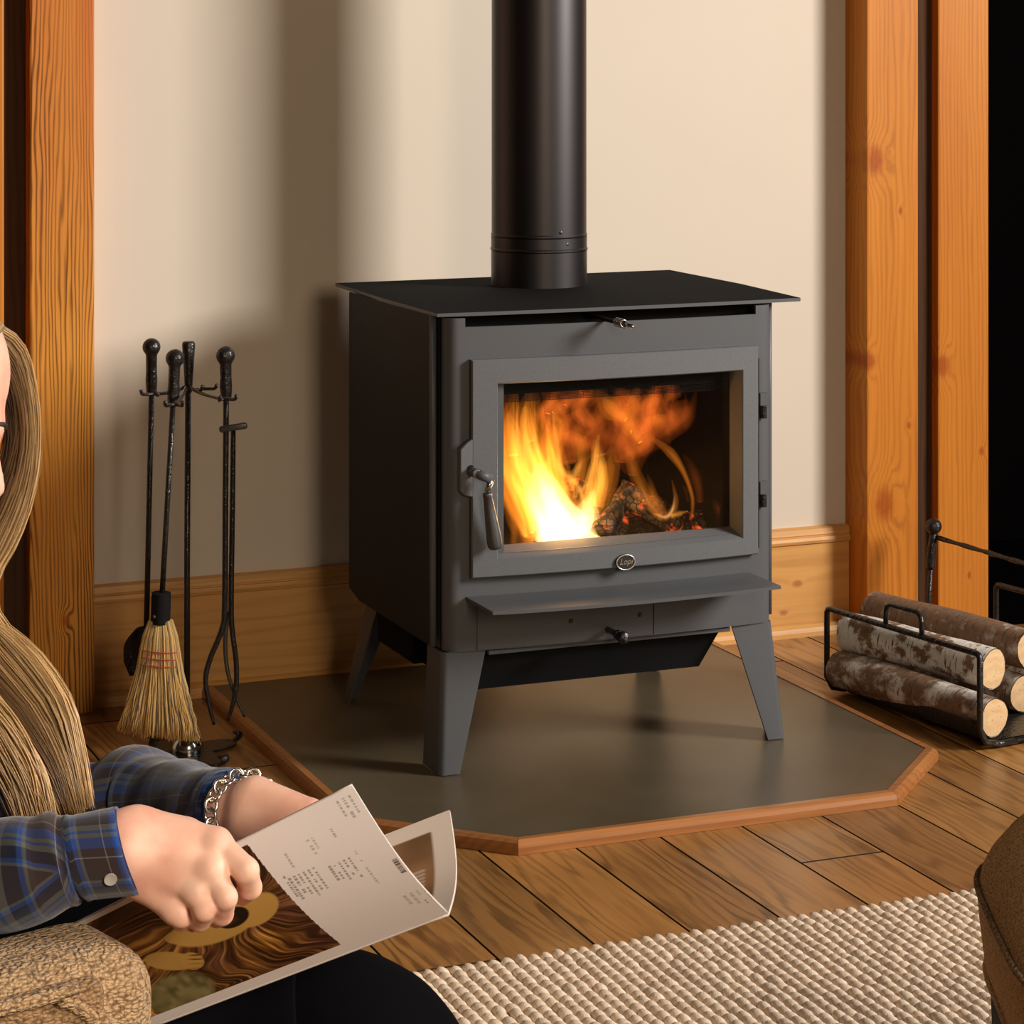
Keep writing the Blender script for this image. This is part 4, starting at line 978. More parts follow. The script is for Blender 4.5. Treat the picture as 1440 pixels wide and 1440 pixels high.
log((2.73, 4.60, 0.057), (2.793, 4.190, 0.057), 0.038, M['bark'], 'brown barked log low in the rack behind the pale one', 13)
log((2.712, 4.628, 0.138), (2.800, 4.176, 0.138), 0.040, M['bark_brown'], 'rough brown barked log lying on top of the pile', 14)
log((2.842, 4.55, 0.055), (2.868, 4.16, 0.055), 0.032, M['birch'], 'slim birch log on the floor of the rack at its far side', 15)

# ================================================================== FENDER by the dark fireplace
fq = atY(1313, 740, 4.80)
fd = thing('fireplace_fender', (fq[0], fq[1], 0), 'black iron fender with ball topped post by the dark fireplace', 'fender')
fe = np.array([3.056, 3.85, fq[2] - 0.006]); fx = np.array([3.95, 3.90, fq[2] - 0.006])
for c_, nm in ((fq, 0), (fe + np.array([0, 0, 0.006]), 1), (fx + np.array([0, 0, 0.006]), 2)):
    g_ = iron_tube('post', [(c_[0] - 0.016, c_[1], 0.0), (c_[0] - 0.012, c_[1], 0.09), (c_[0] - 0.008, c_[1], c_[2] - 0.085)], 0.0055, fd)
    iron_tube('post_sleeve', [(c_[0] - 0.0085, c_[1], c_[2] - 0.092), (c_[0] - 0.008, c_[1], c_[2] - 0.088), (c_[0] - 0.004, c_[1], c_[2] - 0.045), (c_[0], c_[1], c_[2] - 0.012)], [0.009, 0.0105, 0.010, 0.008], fd, seg=12)
    lathe('ball_finial', ball_prof(0.0178, 12), tuple(c_), M['iron'], fd, seg=22)
def twist(p, q):
    p = np.array(p); q = np.array(q); n = 60; path = [p + (q - p) * t for t in np.linspace(0, 1, n)]
    return tube(path, 0.0050, 8, wob=lambda t, th: 0.22 * math.sin(2 * th + 70 * t))
for a_, b_ in ((fq + (0.004, -0.004, -0.024), fe + (0, 0.004, -0.026)), (fe + (0.004, 0, -0.026), fx + (-0.004, 0, -0.026))):
    v, f, uv = twist(a_, b_); mesh('twisted_rail', v, f, M['iron'], fd, True)

# ================================================================== RUG
RX0, RX1, RY0, RY1 = 1.02, 2.62, 2.35, 3.338
rug = thing('woven_rug', (1.8, 2.85, 0), 'cream looped wool rug on the floorboards', 'rug')
box('backing', (RX0, RY0, 0.0006), (RX1, RY1 - 0.004, 0.006), M['rug_back'], rug)
PIT = 0.0200; PL = 0.0205
bm = bmesh.new(); bmesh.ops.create_uvsphere(bm, u_segments=7, v_segments=5, radius=1.0)
uvv = np.array([v.co[:] for v in bm.verts]); uvf = [[x.index for x in f.verts] for f in bm.faces]; bm.free()
RV = []; RF = []; RC = []; o_ = 0
nx = int((RX1 - RX0) / PIT); ny = int((RY1 - RY0) / PL)
for i in range(nx):
    offy = rng.uniform(0, PL) * 0.6
    for j in range(ny):
        cxx = RX0 + PIT * (i + 0.5) + rng.normal(0, 0.0008); cyy = RY1 - 0.010 - PL * j - offy * 0.5 + rng.normal(0, 0.0008)
        sx_, sy_, sz_ = 0.0104 * rng.uniform(0.92, 1.06), 0.0162 * rng.uniform(0.88, 1.08), 0.0098 * rng.uniform(0.88, 1.12)
        th = 0.30 + rng.normal(0, 0.07); c_, s_ = math.cos(th), math.sin(th)
        q = uvv * (sx_, sy_, sz_); q = np.stack([q[:, 0] * c_ - q[:, 1] * s_, q[:, 0] * s_ + q[:, 1] * c_, q[:, 2] + 0.26 * q[:, 1]], 1) + (cxx, cyy, 0.0115)
        RV.append(q); RF += [[k + o_ for k in f] for f in uvf]; o_ += len(q)
        RC.append(np.tile(np.array([0.90, 0.73, 0.565]) * rng.uniform(0.84, 1.05), (len(q), 1)))
tag(mesh('wool_loops', np.vstack(RV), RF, M['rug'], rug, True, col=np.vstack(RC)), kind='stuff')

# ================================================================== ARMCHAIRS
def round_box(name, lo, hi, r, mat, parent, R=None, C=None, seg=5):
    bm = bmesh.new(); bmesh.ops.create_cube(bm, size=1.0); lo = np.array(lo); hi = np.array(hi); c = (lo + hi) / 2
    for v in bm.verts: v.co = Vector(((v.co.x) * (hi[0] - lo[0]), v.co.y * (hi[1] - lo[1]), v.co.z * (hi[2] - lo[2])))
    bmesh.ops.bevel(bm, geom=bm.edges[:], offset=r, segments=seg, affect='EDGES', profile=0.5)
    for v in bm.verts:
        q = np.array(v.co) + c
        v.co = Vector(tuple(C + R @ q)) if R is not None else Vector(tuple(q))
    return from_bm(name, bm, mat, parent, True)
# reading chair: local x forward (arm axis), y towards the stove, origin at the near arm's front foot
aa = np.array([0.958, 0.286, 0]); ab = np.array([-0.286, 0.958, 0]); RA = np.stack([aa, ab, np.array([0, 0, 1.0])], 1)
A0 = atD(240, 1400, 2.05); A0 = np.array([A0[0], A0[1], 0])
ch = thing('armchair', tuple(A0 + RA @ np.array([-0.4, 0.4, 0])), 'tan tweed armchair with piped armrest under the person\'s elbow', 'armchair')
AT = 0.592
arm = round_box('armrest', (-0.72, 0.0, 0.14), (0.0, 0.135, AT), 0.042, M['tweed'], ch, RA, A0, 7)
round_box('armrest', (-0.72, 0.72, 0.14), (0.0, 0.885, AT), 0.055, M['tweed'], ch, RA, A0, 7)
sidep = round_box('side_panel', (-0.70, -0.006, 0.16), (-0.060, 0.030, AT - 0.012), 0.012, M['tweed_panel'], ch, RA, A0, 4)
wl = [(-0.70, -0.004, AT - 0.014), (-0.14, -0.004, AT - 0.014), (-0.105, -0.004, AT - 0.019), (-0.075, -0.004, AT - 0.042), (-0.062, -0.004, AT - 0.085), (-0.058, -0.004, 0.16)]
tubeo('piping', catmull([A0 + RA @ np.array(p) for p in wl], 50), 0.0062, M['tweed'], arm, seg=10)
tubeo('front_seam', catmull([A0 + RA @ np.array(p) for p in ((-0.012, 0.055, AT - 0.022), (0.002, 0.058, AT - 0.06), (0.0035, 0.06, AT - 0.12), (0.0035, 0.06, 0.16))], 20), 0.003, M['tweed_panel'], arm, seg=8)
round_box('seat_cushion', (-0.62, 0.18, 0.22), (0.02, 0.715, 0.41), 0.05, M['tweed'], ch, RA, A0, 5)
round_box('backrest', (-0.86, 0.02, 0.14), (-0.62, 0.865, 0.92), 0.07, M['tweed'], ch, RA, A0, 5)
round_box('seat_base', (-0.70, 0.02, 0.10), (-0.03, 0.865, 0.23), 0.02, M['tweed_panel'], ch, RA, A0, 3)
for lx, ly in ((-0.06, 0.06), (-0.06, 0.82), (-0.78, 0.06), (-0.78, 0.82)):
    p = A0 + RA @ np.array([lx, ly, 0]); lathe('leg', [(0.016, 0.0005), (0.024, 0.10), (0.024, 0.12)], p, M['black'], ch, seg=14)
# second chair, only its padded corner shows
c2 = atD(1378, 1290, 2.62); c2 = np.array([c2[0], c2[1], 0]); th = math.radians(-24)
RB = np.array([[math.cos(th), -math.sin(th), 0], [math.sin(th), math.cos(th), 0], [0, 0, 1.0]])
ch2 = thing('fabric_ottoman', tuple(c2 + RB @ np.array([0.3, -0.05, 0])), 'brown fabric footstool with a dark base at the edge of the rug', 'footstool')
zb2 = CAM_H - (1388 - HORIZON) * 2.62 / FPX
def dome_box(name, mat, parent):
    # padded block: straight sides below a softly domed top
    V = []; F = []; ns = 48; lv = [(0.0, 0.955), (0.012, 0.975), (0.05, 0.99), (0.085, 1.0), (0.105, 0.985), (0.125, 0.955), (0.15, 0.895), (0.18, 0.80), (0.205, 0.68), (0.225, 0.52), (0.236, 0.30), (0.240, 0.02)]
    for (z, s) in lv:
        for k in range(ns):
            t = 2 * math.pi * k / ns; e = 0.42
            x = 0.31 * np.sign(math.cos(t)) * abs(math.cos(t)) ** e * s; y = 0.25 * np.sign(math.sin(t)) * abs(math.sin(t)) ** e * s
            V.append(c2 + RB @ np.array([x + 0.31, y - 0.09, zb2 + z]))
    for i in range(len(lv) - 1):
        for k in range(ns): F.append((i * ns + k, i * ns + (k + 1) % ns, (i + 1) * ns + (k + 1) % ns, (i + 1) * ns + k))
    F.append(tuple(range(ns))[::-1]); F.append(tuple((len(lv) - 1) * ns + k for k in range(ns)))
    return mesh(name, V, F, mat, parent, True)
cu = dome_box('cushion', M['tweed_dark'], ch2)
def sq_ring(s, z, n=64):
    return [c2 + RB @ np.array([0.31 * np.sign(math.cos(t)) * abs(math.cos(t)) ** 0.42 * s + 0.31, 0.25 * np.sign(math.sin(t)) * abs(math.sin(t)) ** 0.42 * s - 0.09, z]) for t in np.linspace(0, 2 * math.pi, n + 1)[:-1]]
tubeo('piping', sq_ring(0.965, zb2 + 0.004), 0.0055, M['tweed_dark'], cu, seg=8, closed=True)
tubeo('welt_seam', sq_ring(1.0, zb2 + 0.094), 0.0035, M['tweed_panel'], cu, seg=8, closed=True)
bs = box('base', (0, 0, 0), (1, 1, 1), M['black'], ch2)
mv = np.array([c2 + RB @ np.array([x, y, z]) for x, y, z in ((0.04, -0.29, 0.0005), (0.58, -0.29, 0.0005), (0.58, 0.11, 0.0005), (0.04, 0.11, 0.0005), (0.028, -0.30, zb2), (0.59, -0.30, zb2), (0.59, 0.12, zb2), (0.028, 0.12, zb2))]) - ORG[ch2.name]
bs.data.clear_geometry(); bs.data.from_pydata(mv.tolist(), [], [(3, 2, 1, 0), (4, 5, 6, 7), (0, 1, 5, 4), (1, 2, 6, 5), (2, 3, 7, 6), (3, 0, 4, 7)])

# ================================================================== MAGAZINE
S1, S0_, F1_, F0_ = atD(630, 1285, 2.25), atD(205, 1446, 2.29), atD(495, 1105, 2.13), atD(95, 1305, 2.185)
mg = thing('magazine', tuple((S1 + S0_) / 2), 'open magazine with a photograph and white mailing panel held by the person', 'magazine')
NU, NV = 420, 300
nrm = np.cross(S0_ - S1, F1_ - S1); nrm /= np.linalg.norm(nrm)
if nrm @ (-_f) < 0: nrm = -nrm
def leaf_pt(s, t, off=0.0):
    p = (1 - s) * ((1 - t) * S1 + t * F1_) + s * ((1 - t) * S0_ + t * F0_)
    return p + nrm * (0.012 * math.sin(math.pi * t) * (1 - 0.5 * s) + off)
def px_of(p):
    v = p - _C; d = v @ _f; return 720 + FPX * (v @ _r) / d, HORIZON - FPX * v[2] / d
G = np.array([[leaf_pt(i / NU, j / NV) for j in range(NV + 1)] for i in range(NU + 1)])
SS, TT = np.meshgrid(np.linspace(0, 1, NU + 1), np.linspace(0, 1, NV + 1), indexing='ij')
# printed picture, laid out in sheet coordinates (s: along the spine, t: from spine to free edge)
def vnoise(x, y, seed):
    r_ = np.random.default_rng(seed).random((64, 64)); xi = np.floor(x).astype(int); yi = np.floor(y).astype(int); fx_, fy = x - xi, y - yi
    fx_ = fx_ * fx_ * (3 - 2 * fx_); fy = fy * fy * (3 - 2 * fy); g = lambda a, b: r_[a % 64, b % 64]
    return (g(xi, yi) * (1 - fx_) + g(xi + 1, yi) * fx_) * (1 - fy) + (g(xi, yi + 1) * (1 - fx_) + g(xi + 1, yi + 1) * fx_) * fy
cimg = np.ones((NU + 1, NV + 1, 3)) * np.array([0.88, 0.84, 0.84])
def st_of(px, py):
    """sheet coordinates nearest a measured point"""
    d = -_C + G.reshape(-1, 3); dep = d @ _f; X = 720 + FPX * (d @ _r) / dep; Y = HORIZON - FPX * d[:, 2] / dep
    k = int(np.argmin((X - px) ** 2 + (Y - py) ** 2)); return SS.ravel()[k], TT.ravel()[k]
LS, LT_ = 0.28, 0.215
def ell(cxy, a, b, ang):
    s0, t0 = st_of(*cxy); s1, t1 = st_of(cxy[0] + a * math.cos(ang), cxy[1] + a * math.sin(ang)); s2, t2 = st_of(cxy[0] - b * math.sin(ang), cxy[1] + b * math.cos(ang))
    Mx = np.array([[s1 - s0, s2 - s0], [t1 - t0, t2 - t0]]); Mi = np.linalg.inv(Mx + np.eye(2) * 1e-6)
    ds, dt = SS - s0, TT - t0; return np.sqrt((Mi[0, 0] * ds + Mi[0, 1] * dt) ** 2 + (Mi[1, 0] * ds + Mi[1, 1] * dt) ** 2)
pa = st_of(478, 1327); pb = st_of(350, 1190)
s_edge = np.interp(TT, [0, pa[1], pb[1], 1], [pa[0], pa[0], pb[0], pb[0]])
inpic = (SS > s_edge) & (TT > 0.085) & (TT < 0.97) & (SS < 0.985)
fs, ft = st_of(345, 1272); ang_ = np.arctan2((TT - ft) * 0.215, (SS - fs) * 0.28); rad_ = np.hypot((TT - ft) * 0.215, (SS - fs) * 0.28)
sw = ang_ + 5.0 * rad_ + 0.35 * vnoise(SS * 9, TT * 9, 2)
strand = 0.55 * vnoise(sw * 24 + 40, rad_ * 22, 1) + 0.45 * vnoise(sw * 60 + 90, rad_ * 40, 12)
tone = vnoise(SS * 6, TT * 6, 5)
gold = np.stack([0.03 + 1.25 * strand ** 3.0 * (0.25 + tone), 0.012 + 0.72 * strand ** 3.4 * (0.2 + tone), 0.006 + 0.16 * strand ** 4], -1)
dark = np.array([0.02, 0.010, 0.006])
dm = np.clip((0.95 - ell((300, 1262), 120, 60, -0.5)) * 2.2, 0, 1)[..., None]
pic = gold * (1 - dm * 0.75) + dark * dm * 0.75
def blend(d, col, soft=0.10):
    global pic
    w = np.clip((1 - d) / soft, 0, 1)[..., None]; pic = pic * (1 - w) + np.asarray(col) * w
sk = np.array([0.50, 0.29, 0.075])
blend(ell((300, 1302), 66, 25, -0.30), sk); blend(ell((362, 1280), 34, 21, -0.55), sk * 1.05); blend(ell((252, 1318), 22, 10, -0.1), sk)
blend(ell((328, 1291), 25, 14, -0.42), (0.012, 0.007, 0.006)); blend(ell((322, 1296), 17, 6, -0.42), (0.07, 0.02, 0.01), 0.6)
blend(ell((268, 1306), 8, 5, 0.6), (0.16, 0.03, 0.015), 0.4); blend(ell((283, 1297), 5, 3, 0.2), (0.07, 0.03, 0.01), 0.5)
blend(ell((240, 1352), 40, 13, 0.06), sk * 0.9); blend(ell((270, 1352), 18, 12, 0.1), sk * 0.95)
for k in range(4): blend(ell((276, 1343 + 6 * k), 15, 1.0, -0.05), (0.10, 0.04, 0.01), 0.6)
fur = vnoise(SS * 60, TT * 20, 9); d_ = ell((252, 1398), 55, 30, -0.25)
w = np.clip((1 - d_) / 0.2, 0, 1)[..., None]; pic = pic * (1 - w) + (np.array([0.10, 0.085, 0.03]) + fur[..., None] * np.array([0.20, 0.17, 0.08])) * w
cimg[inpic] = pic[inpic]
# small illegible print
def text_block(px, py, nl, wpx, gap, col, seed):
    rg = np.random.default_rng(seed); s0, t0 = st_of(px, py)
    for l in range(nl):
        ln = wpx * rg.uniform(0.6, 1.0) / 225.0; s_ = s0 + l * gap
        t = t0
        while t > t0 - ln and t > 0.02:
            wlen = rg.uniform(0.006, 0.018); m_ = (np.abs(SS - s_) < 0.0042) & (TT < t) & (TT > t - wlen)
            if rg.random() < 0.85: cimg[m_] = cimg[m_] * 0.35 + np.asarray(col) * 0.65
            t -= wlen + 0.006
DKT = (0.14, 0.12, 0.12)
text_block(490, 1118, 3, 30, 0.020, (0.28, 0.25, 0.26), 1); text_block(465, 1165, 1, 18, 0.02, (0.22, 0.21, 0.22), 2); text_block(438, 1178, 2, 26, 0.016, (0.36, 0.33, 0.30), 3)
text_block(497, 1193, 1, 62, 0.02, (0.42, 0.38, 0.37), 4); text_block(490, 1205, 5, 32, 0.0165, DKT, 5); text_block(440, 1220, 6, 42, 0.0165, DKT, 6)
text_block(400, 1200, 1, 24, 0.02, (0.35, 0.3, 0.3), 7); text_block(398, 1232, 1, 52, 0.02, (0.10, 0.08, 0.08), 8); text_block(600, 1244, 4, 30, 0.021, (0.35, 0.32, 0.31), 9)
s0, t0 = st_of(554, 1208)
for k in range(13):
    tt = t0 - k * 0.0085; m_ = (np.abs(SS - s0) < 0.009) & (np.abs(TT - tt) < (0.0034 if k % 3 else 0.0022)); cimg[m_] = (0.16, 0.14, 0.14)
Vg = G.reshape(-1, 3); Fg = [(i * (NV + 1) + j, (i + 1) * (NV + 1) + j, (i + 1) * (NV + 1) + j + 1, i * (NV + 1) + j + 1) for i in range(NU) for j in range(NV)]
mesh('cover', Vg, Fg, M['print'], mg, True, col=cimg.reshape(-1, 3))
# page block just behind the cover and the far leaf
def sheet(name, f, nu, nv, th, mat):
    V = []; F = []
    for side in (0, 1):
        for i in range(nu + 1):
            for j in range(nv + 1): V.append(f(i / nu, j / nv, side * th))
    o = (nu + 1) * (nv + 1)
    for i in range(nu):
        for j in range(nv):
            a = i * (nv + 1) + j; q = (a, a + nv + 1, a + nv + 2, a + 1); F.append(q); F.append(tuple(k + o for k in q[::-1]))
    e = [(i * (nv + 1)) for i in range(nu + 1)] + [nu * (nv + 1) + j for j in range(1, nv + 1)] + [i * (nv + 1) + nv for i in range(nu - 1, -1, -1)] + [j for j in range(nv - 1, 0, -1)]
    F += [(e[k], e[(k + 1) % len(e)], e[(k + 1) % len(e)] + o, e[k] + o) for k in range(len(e))]
    return mesh(name, V, F, mat, mg, True)
sheet('pages', lambda s, t, o: leaf_pt(s, t * 0.998, -0.0007 - o), 16, 12, 0.002, M['paper'])
K1, K0 = atD(632, 1139, 2.345), atD(240, 1290, 2.36)
def far_pt(s, t, o):
    p = (1 - s) * ((1 - t) * S1 + t * K1) + s * ((1 - t) * S0_ + t * K0)
    n2 = np.cross(S0_ - S1, K1 - S1); n2 /= np.linalg.norm(n2)
    if n2 @ _u < 0: n2 = -n2
    return p - n2 * (0.016 * math.sin(math.pi * t)) - n2 * (o + 0.0006)
sheet('far_pages', far_pt, 16, 14, 0.0022, M['paper'])
# printed inside page with a brown picture block
NU2, NV2 = 90, 90
Vf = [far_pt(i / NU2, j / NV2, -0.0008) for i in range(NU2 + 1) for j in range(NV2 + 1)]
S2, T2 = np.meshgrid(np.linspace(0, 1, NU2 + 1), np.linspace(0, 1, NV2 + 1), indexing='ij')
ci = np.ones((NU2 + 1, NV2 + 1, 3)) * np.array([0.62, 0.55, 0.50]); m_ = (S2 > 0.07) & (T2 < 0.9); ci[m_] = (np.array([0.20, 0.11, 0.055]) * (0.6 + 0.8 * vnoise(S2 * 8, T2 * 8, 4))[..., None])[m_]
for k in range(6):
    m_ = (S2 > 0.10) & (S2 < 0.16) & (np.abs(T2 - 0.62 + 0.035 * k) < 0.010); ci[m_] = (0.42, 0.33, 0.26)
mesh('inside_page', Vf, [(i * (NV2 + 1) + j, (i + 1) * (NV2 + 1) + j, (i + 1) * (NV2 + 1) + j + 1, i * (NV2 + 1) + j + 1) for i in range(NU2) for j in range(NV2)], M['print'], mg, True, col=ci.reshape(-1, 3))

# ================================================================== PERSON
hip = atD(-260, 1480, 2.32)
pe = thing('person', (hip[0], hip[1], 0), 'seated person with long dark blonde hair and plaid shirt reading a magazine', 'person')
D_ = atD
prims = []
cap = lambda a, b_, ra, rb, *k: prims.append(('cap', np.array(a, float), np.array(b_, float), ra, rb, *k))
def chain(pts, rad, *k):
    for i in range(len(pts) - 1): cap(pts[i], pts[i + 1], rad[i], rad[i + 1], *k)
# ---- near (right) hand
w_ = D_(176, 1196, 2.095); el = D_(60, 1214, 2.10)
mcp = [D_(304, 1186, 2.106), D_(296, 1222, 2.090), D_(277, 1251, 2.086), D_(247, 1277, 2.092)]
cap(el, w_, 0.028, 0.0265)
cap(D_(172, 1174, 2.10), D_(192, 1168, 2.108), 0.020, 0.0185); cap(D_(172, 1217, 2.097), D_(194, 1226, 2.100), 0.020, 0.020)
for a_, b_, r_ in zip([D_(190, 1168, 2.108), D_(194, 1188, 2.098), D_(196, 1208, 2.096), D_(198, 1230, 2.100)], mcp, (0.0135, 0.0125, 0.0120, 0.0125)): cap(a_, b_, 0.0185, r_, 0.010)
cap(D_(225, 1212, 2.112), D_(268, 1220, 2.114), 0.0215, 0.0165, 0.012)          # palm body
cap(D_(205, 1172, 2.116), D_(262, 1172, 2.122), 0.0165, 0.013, 0.012)           # thumb base towards index
hand_k = 0.0030
for p, r_ in zip(mcp, (0.0125, 0.0128, 0.0122, 0.0112)): cap(p - _f * 0.004, p - _f * 0.004, r_, r_, 0.006)   # knuckles
chain([mcp[0], D_(346, 1224, 2.090), D_(351, 1248, 2.106), D_(342, 1260, 2.124)], [0.0118, 0.0106, 0.0100, 0.0080], hand_k)
chain([mcp[1], D_(317, 1262, 2.078), D_(312, 1285, 2.096), D_(305, 1292, 2.118)], [0.0110, 0.0098, 0.0094, 0.0078], hand_k)
chain([mcp[2], D_(287, 1279, 2.076), D_(281, 1294, 2.096), D_(277, 1296, 2.114)], [0.0106, 0.0094, 0.0090, 0.0076], hand_k)
chain([mcp[3], D_(255, 1288, 2.086), D_(256, 1294, 2.104), D_(259, 1293, 2.118)], [0.0108, 0.0092, 0.0085, 0.0072], hand_k)
chain([D_(215, 1175, 2.122), D_(262, 1182, 2.168), D_(292, 1198, 2.184), D_(305, 1214, 2.186)], [0.0150, 0.0120, 0.0105, 0.0085], 0.007)   # thumb on the inner side
V1, F1f = sdf_mesh(prims, 0.0017, 0.010)
# ---- far (left) hand
prims.clear()
wl_ = D_(322, 1138, 2.318)
cap(D_(262, 1136, 2.40), wl_, 0.028, 0.025); cap(wl_, D_(352, 1134, 2.295), 0.0245, 0.0235)
kn = [D_(438, 1142, 2.262), D_(428, 1158, 2.256), D_(412, 1176, 2.256), D_(394, 1192, 2.262)]
for kq, a_ in zip(kn, (D_(360, 1120, 2.288), D_(358, 1134, 2.284), D_(355, 1148, 2.284), D_(350, 1158, 2.288))): cap(a_, kq, 0.0175, 0.0118, 0.012)
for kq, dx in zip(kn, (38, 34, 30, 22)):
    u_, v_ = px_of(kq)
    chain([kq, D_(u_ + dx, v_ + 30, 2.272), D_(u_ + dx + 6, v_ + 58, 2.292), D_(u_ + dx - 4, v_ + 74, 2.306)], [0.0115, 0.0100, 0.0090, 0.0075], hand_k)
chain([D_(368, 1150, 2.30), D_(405, 1172, 2.318), D_(425, 1200, 2.322), D_(432, 1220, 2.318)], [0.0155, 0.0125, 0.011, 0.0085], 0.008)
V2, F2f = sdf_mesh(prims, 0.0025, 0.010)
# ---- head and neck, bowed, in profile
prims.clear()
hh = _r * 0.97 + _f * 0.22; hh /= np.linalg.norm(hh); tq = math.radians(25)
HF = hh * math.cos(tq) - _u * math.sin(tq); HU = hh * math.sin(tq) + _u * math.cos(tq); HR = np.cross(HF, HU)
HC = D_(16, 552, 2.27) - HF * 0.0865 - HU * 0.05
hp = lambda a, b_, c: HC + HF * a + HR * b_ + HU * c
RH = np.stack([HF, HR, HU], 0)
prims.append(('ell', hp(-0.012, 0, 0.030), (0.098, 0.074, 0.092), RH))
prims.append(('ell', hp(0.022, 0, -0.045), (0.062, 0.056, 0.078), RH))
cap(hp(0.066, 0, -0.108), hp(0.060, 0, -0.095), 0.020, 0.024)
cap(hp(0.082, 0, 0.008), hp(0.108, 0, -0.034), 0.008, 0.0105, 0.006); cap(hp(0.095, -0.011, -0.038), hp(0.095, 0.011, -0.038), 0.008, 0.008, 0.006)
cap(hp(0.083, -0.030, 0.016), hp(0.083, 0.030, 0.016), 0.010, 0.010)
cap(hp(0.083, -0.015, -0.066), hp(0.083, 0.015, -0.066), 0.0085, 0.0085, 0.006); cap(hp(0.080, -0.013, -0.077), hp(0.080, 0.013, -0.077), 0.009, 0.009, 0.006)
for s_ in (-1, 1):
    cap(hp(0.068, s_ * 0.030, -0.002), hp(0.070, s_ * 0.030, -0.002), 0.013, 0.013, 0.006)
    prims.append(('ell', hp(-0.012, s_ * 0.074, -0.012), (0.016, 0.007, 0.030), RH))
cap(hp(-0.035, 0, -0.06), D_(-300, 890, 2.33), 0.054, 0.056)
V3, F3f = sdf_mesh(prims, 0.004, 0.018)
Vb, Fb = merge([(V1, F1f), (V2, F2f), (V3, F3f)])
mesh('body', Vb, Fb, M['skin'], pe, True)
# eyes, brows, lips
M['eye'] = plain('dark_eyelashes', (0.02, 0.012, 0.008), 0.6); M['lip'] = plain('lip_pink', (0.55, 0.20, 0.17), 0.4)
for s_ in (-1, 1):
    tubeo('eyelash', catmull([hp(0.0805, s_ * 0.018, -0.006), hp(0.086, s_ * 0.030, -0.009), hp(0.074, s_ * 0.044, -0.006)], 10), 0.0016, M['eye'], pe, seg=6)
    tubeo('eyebrow', catmull([hp(0.0935, s_ * 0.014, 0.020), hp(0.090, s_ * 0.030, 0.025), hp(0.076, s_ * 0.046, 0.020)], 10), [0.0022] * 9 + [0.001], M['eye'], pe, seg=6)
# ---- shirt: torso, sleeves, cuffs, collar (one continuous garment surface per part)
shirt_t = []
tors = [D_(-310, 1440, 2.33), D_(-265, 1300, 2.33), D_(-205, 1150, 2.33), D_(-215, 1040, 2.335), D_(-262, 960, 2.34), D_(-300, 905, 2.34)]
nT = 30; Pt = catmull(tors, nT); ts = np.linspace(0, 1, nT)
rt_ = np.interp(ts, [0, 0.2, 0.45, 0.7, 0.85, 1], [0.125, 0.122, 0.130, 0.118, 0.085, 0.056]); el_ = np.interp(ts, [0, 0.45, 0.7, 0.85, 1], [1.35, 1.40, 1.72, 1.85, 1.1])
v, f, uv = tube(Pt, rt_, 40, ell=el_, upv=_r, wob=lambda t, th: 0.018 * math.sin(23 * t + 2 * th) + 0.012 * math.sin(5 * th + 9 * t))
shirt = mesh('shirt', v, f, M['plaid'], pe, True, uv=uv)
def sleeve(name, pts, rad, n, seed, amp=0.05, parent=None, ell=1.0):
    rg = np.random.default_rng(seed); ph = rg.uniform(0, 6, 6); P = catmull(pts, n); R_ = np.interp(np.linspace(0, 1, n), np.linspace(0, 1, len(rad)), rad)
    wob = lambda t, th: amp * math.sin(26 * t + 1.6 * math.sin(th + ph[0]) + ph[1]) * (0.5 + 0.5 * math.sin(th + ph[2])) + amp * 0.7 * math.sin(47 * t + 2.2 * math.sin(th + ph[3])) * (0.5 + 0.5 * math.cos(th + ph[4])) + amp * 0.5 * math.sin(3 * th + ph[5] + 5 * t)
    v, f, uv = tube(P, R_, 36, ell=ell, wob=wob, upv=_u)
    return mesh(name, v, f, M['plaid'], parent or shirt, True, uv=uv)
sleeve('sleeve', [D_(-262, 985, 2.215), D_(-310, 1090, 2.17), D_(-300, 1200, 2.15), D_(-205, 1245, 2.14), D_(-80, 1240, 2.12), D_(20, 1228, 2.095), D_(70, 1217, 2.09), D_(98, 1210, 2.09), D_(108, 1208, 2.09)], [0.068, 0.060, 0.058, 0.054, 0.050, 0.0455, 0.041, 0.037, 0.0335], 90, 3, 0.055)
sleeve('sleeve', [D_(-230, 985, 2.46), D_(-60, 1075, 2.50), D_(100, 1138, 2.52), D_(195, 1122, 2.50), D_(235, 1130, 2.455), D_(290, 1136, 2.37), D_(320, 1138, 2.322)], [0.066, 0.058, 0.050, 0.049, 0.043, 0.0385, 0.0345], 80, 8, 0.06)
def cuff(name, a, b_, ra, rb, seed, lean):
    n = 12; P = [a + (b_ - a) * t for t in np.linspace(0, 1, n)]
    P += [P[-1], P[-1] - (b_ - a) * 0.15]; R_ = list(np.linspace(ra, rb, n)) + [rb - 0.0035, rb - 0.005]
    R_[0] = ra - 0.002; R_[1] = ra + 0.0015
    ax = (b_ - a) / np.linalg.norm(b_ - a)
    v, f, uv = tube(P, R_, 40, caps=False, upv=_u, wob=lambda t, th: 0.02 * math.sin(2 * th + seed))
    mid = (a + b_) / 2; v = [p + ax * ((p - mid) @ _u) * lean for p in v]
    return mesh(name, v, f, M['plaid'], shirt, True, uv=np.array(uv) + (0.013, 0.05))
ca, cb = D_(101, 1208, 2.09), D_(181, 1196, 2.094)
cf_ = cuff('cuff', ca, cb, 0.0345, 0.0368, 0.4, -0.18)
bt = D_(155, 1236, 2.0590)
bo = lathe('button', [(0.0046, 0), (0.0056, 0.0012), (0.0052, 0.0024), (0.0036, 0.0018), (0.0001, 0.0016)], bt + _f * 0.001, M['button'], cf_, seg=20, axis=tuple(-_f * 0.9 - _u * 0.25 + _r * 0.2))
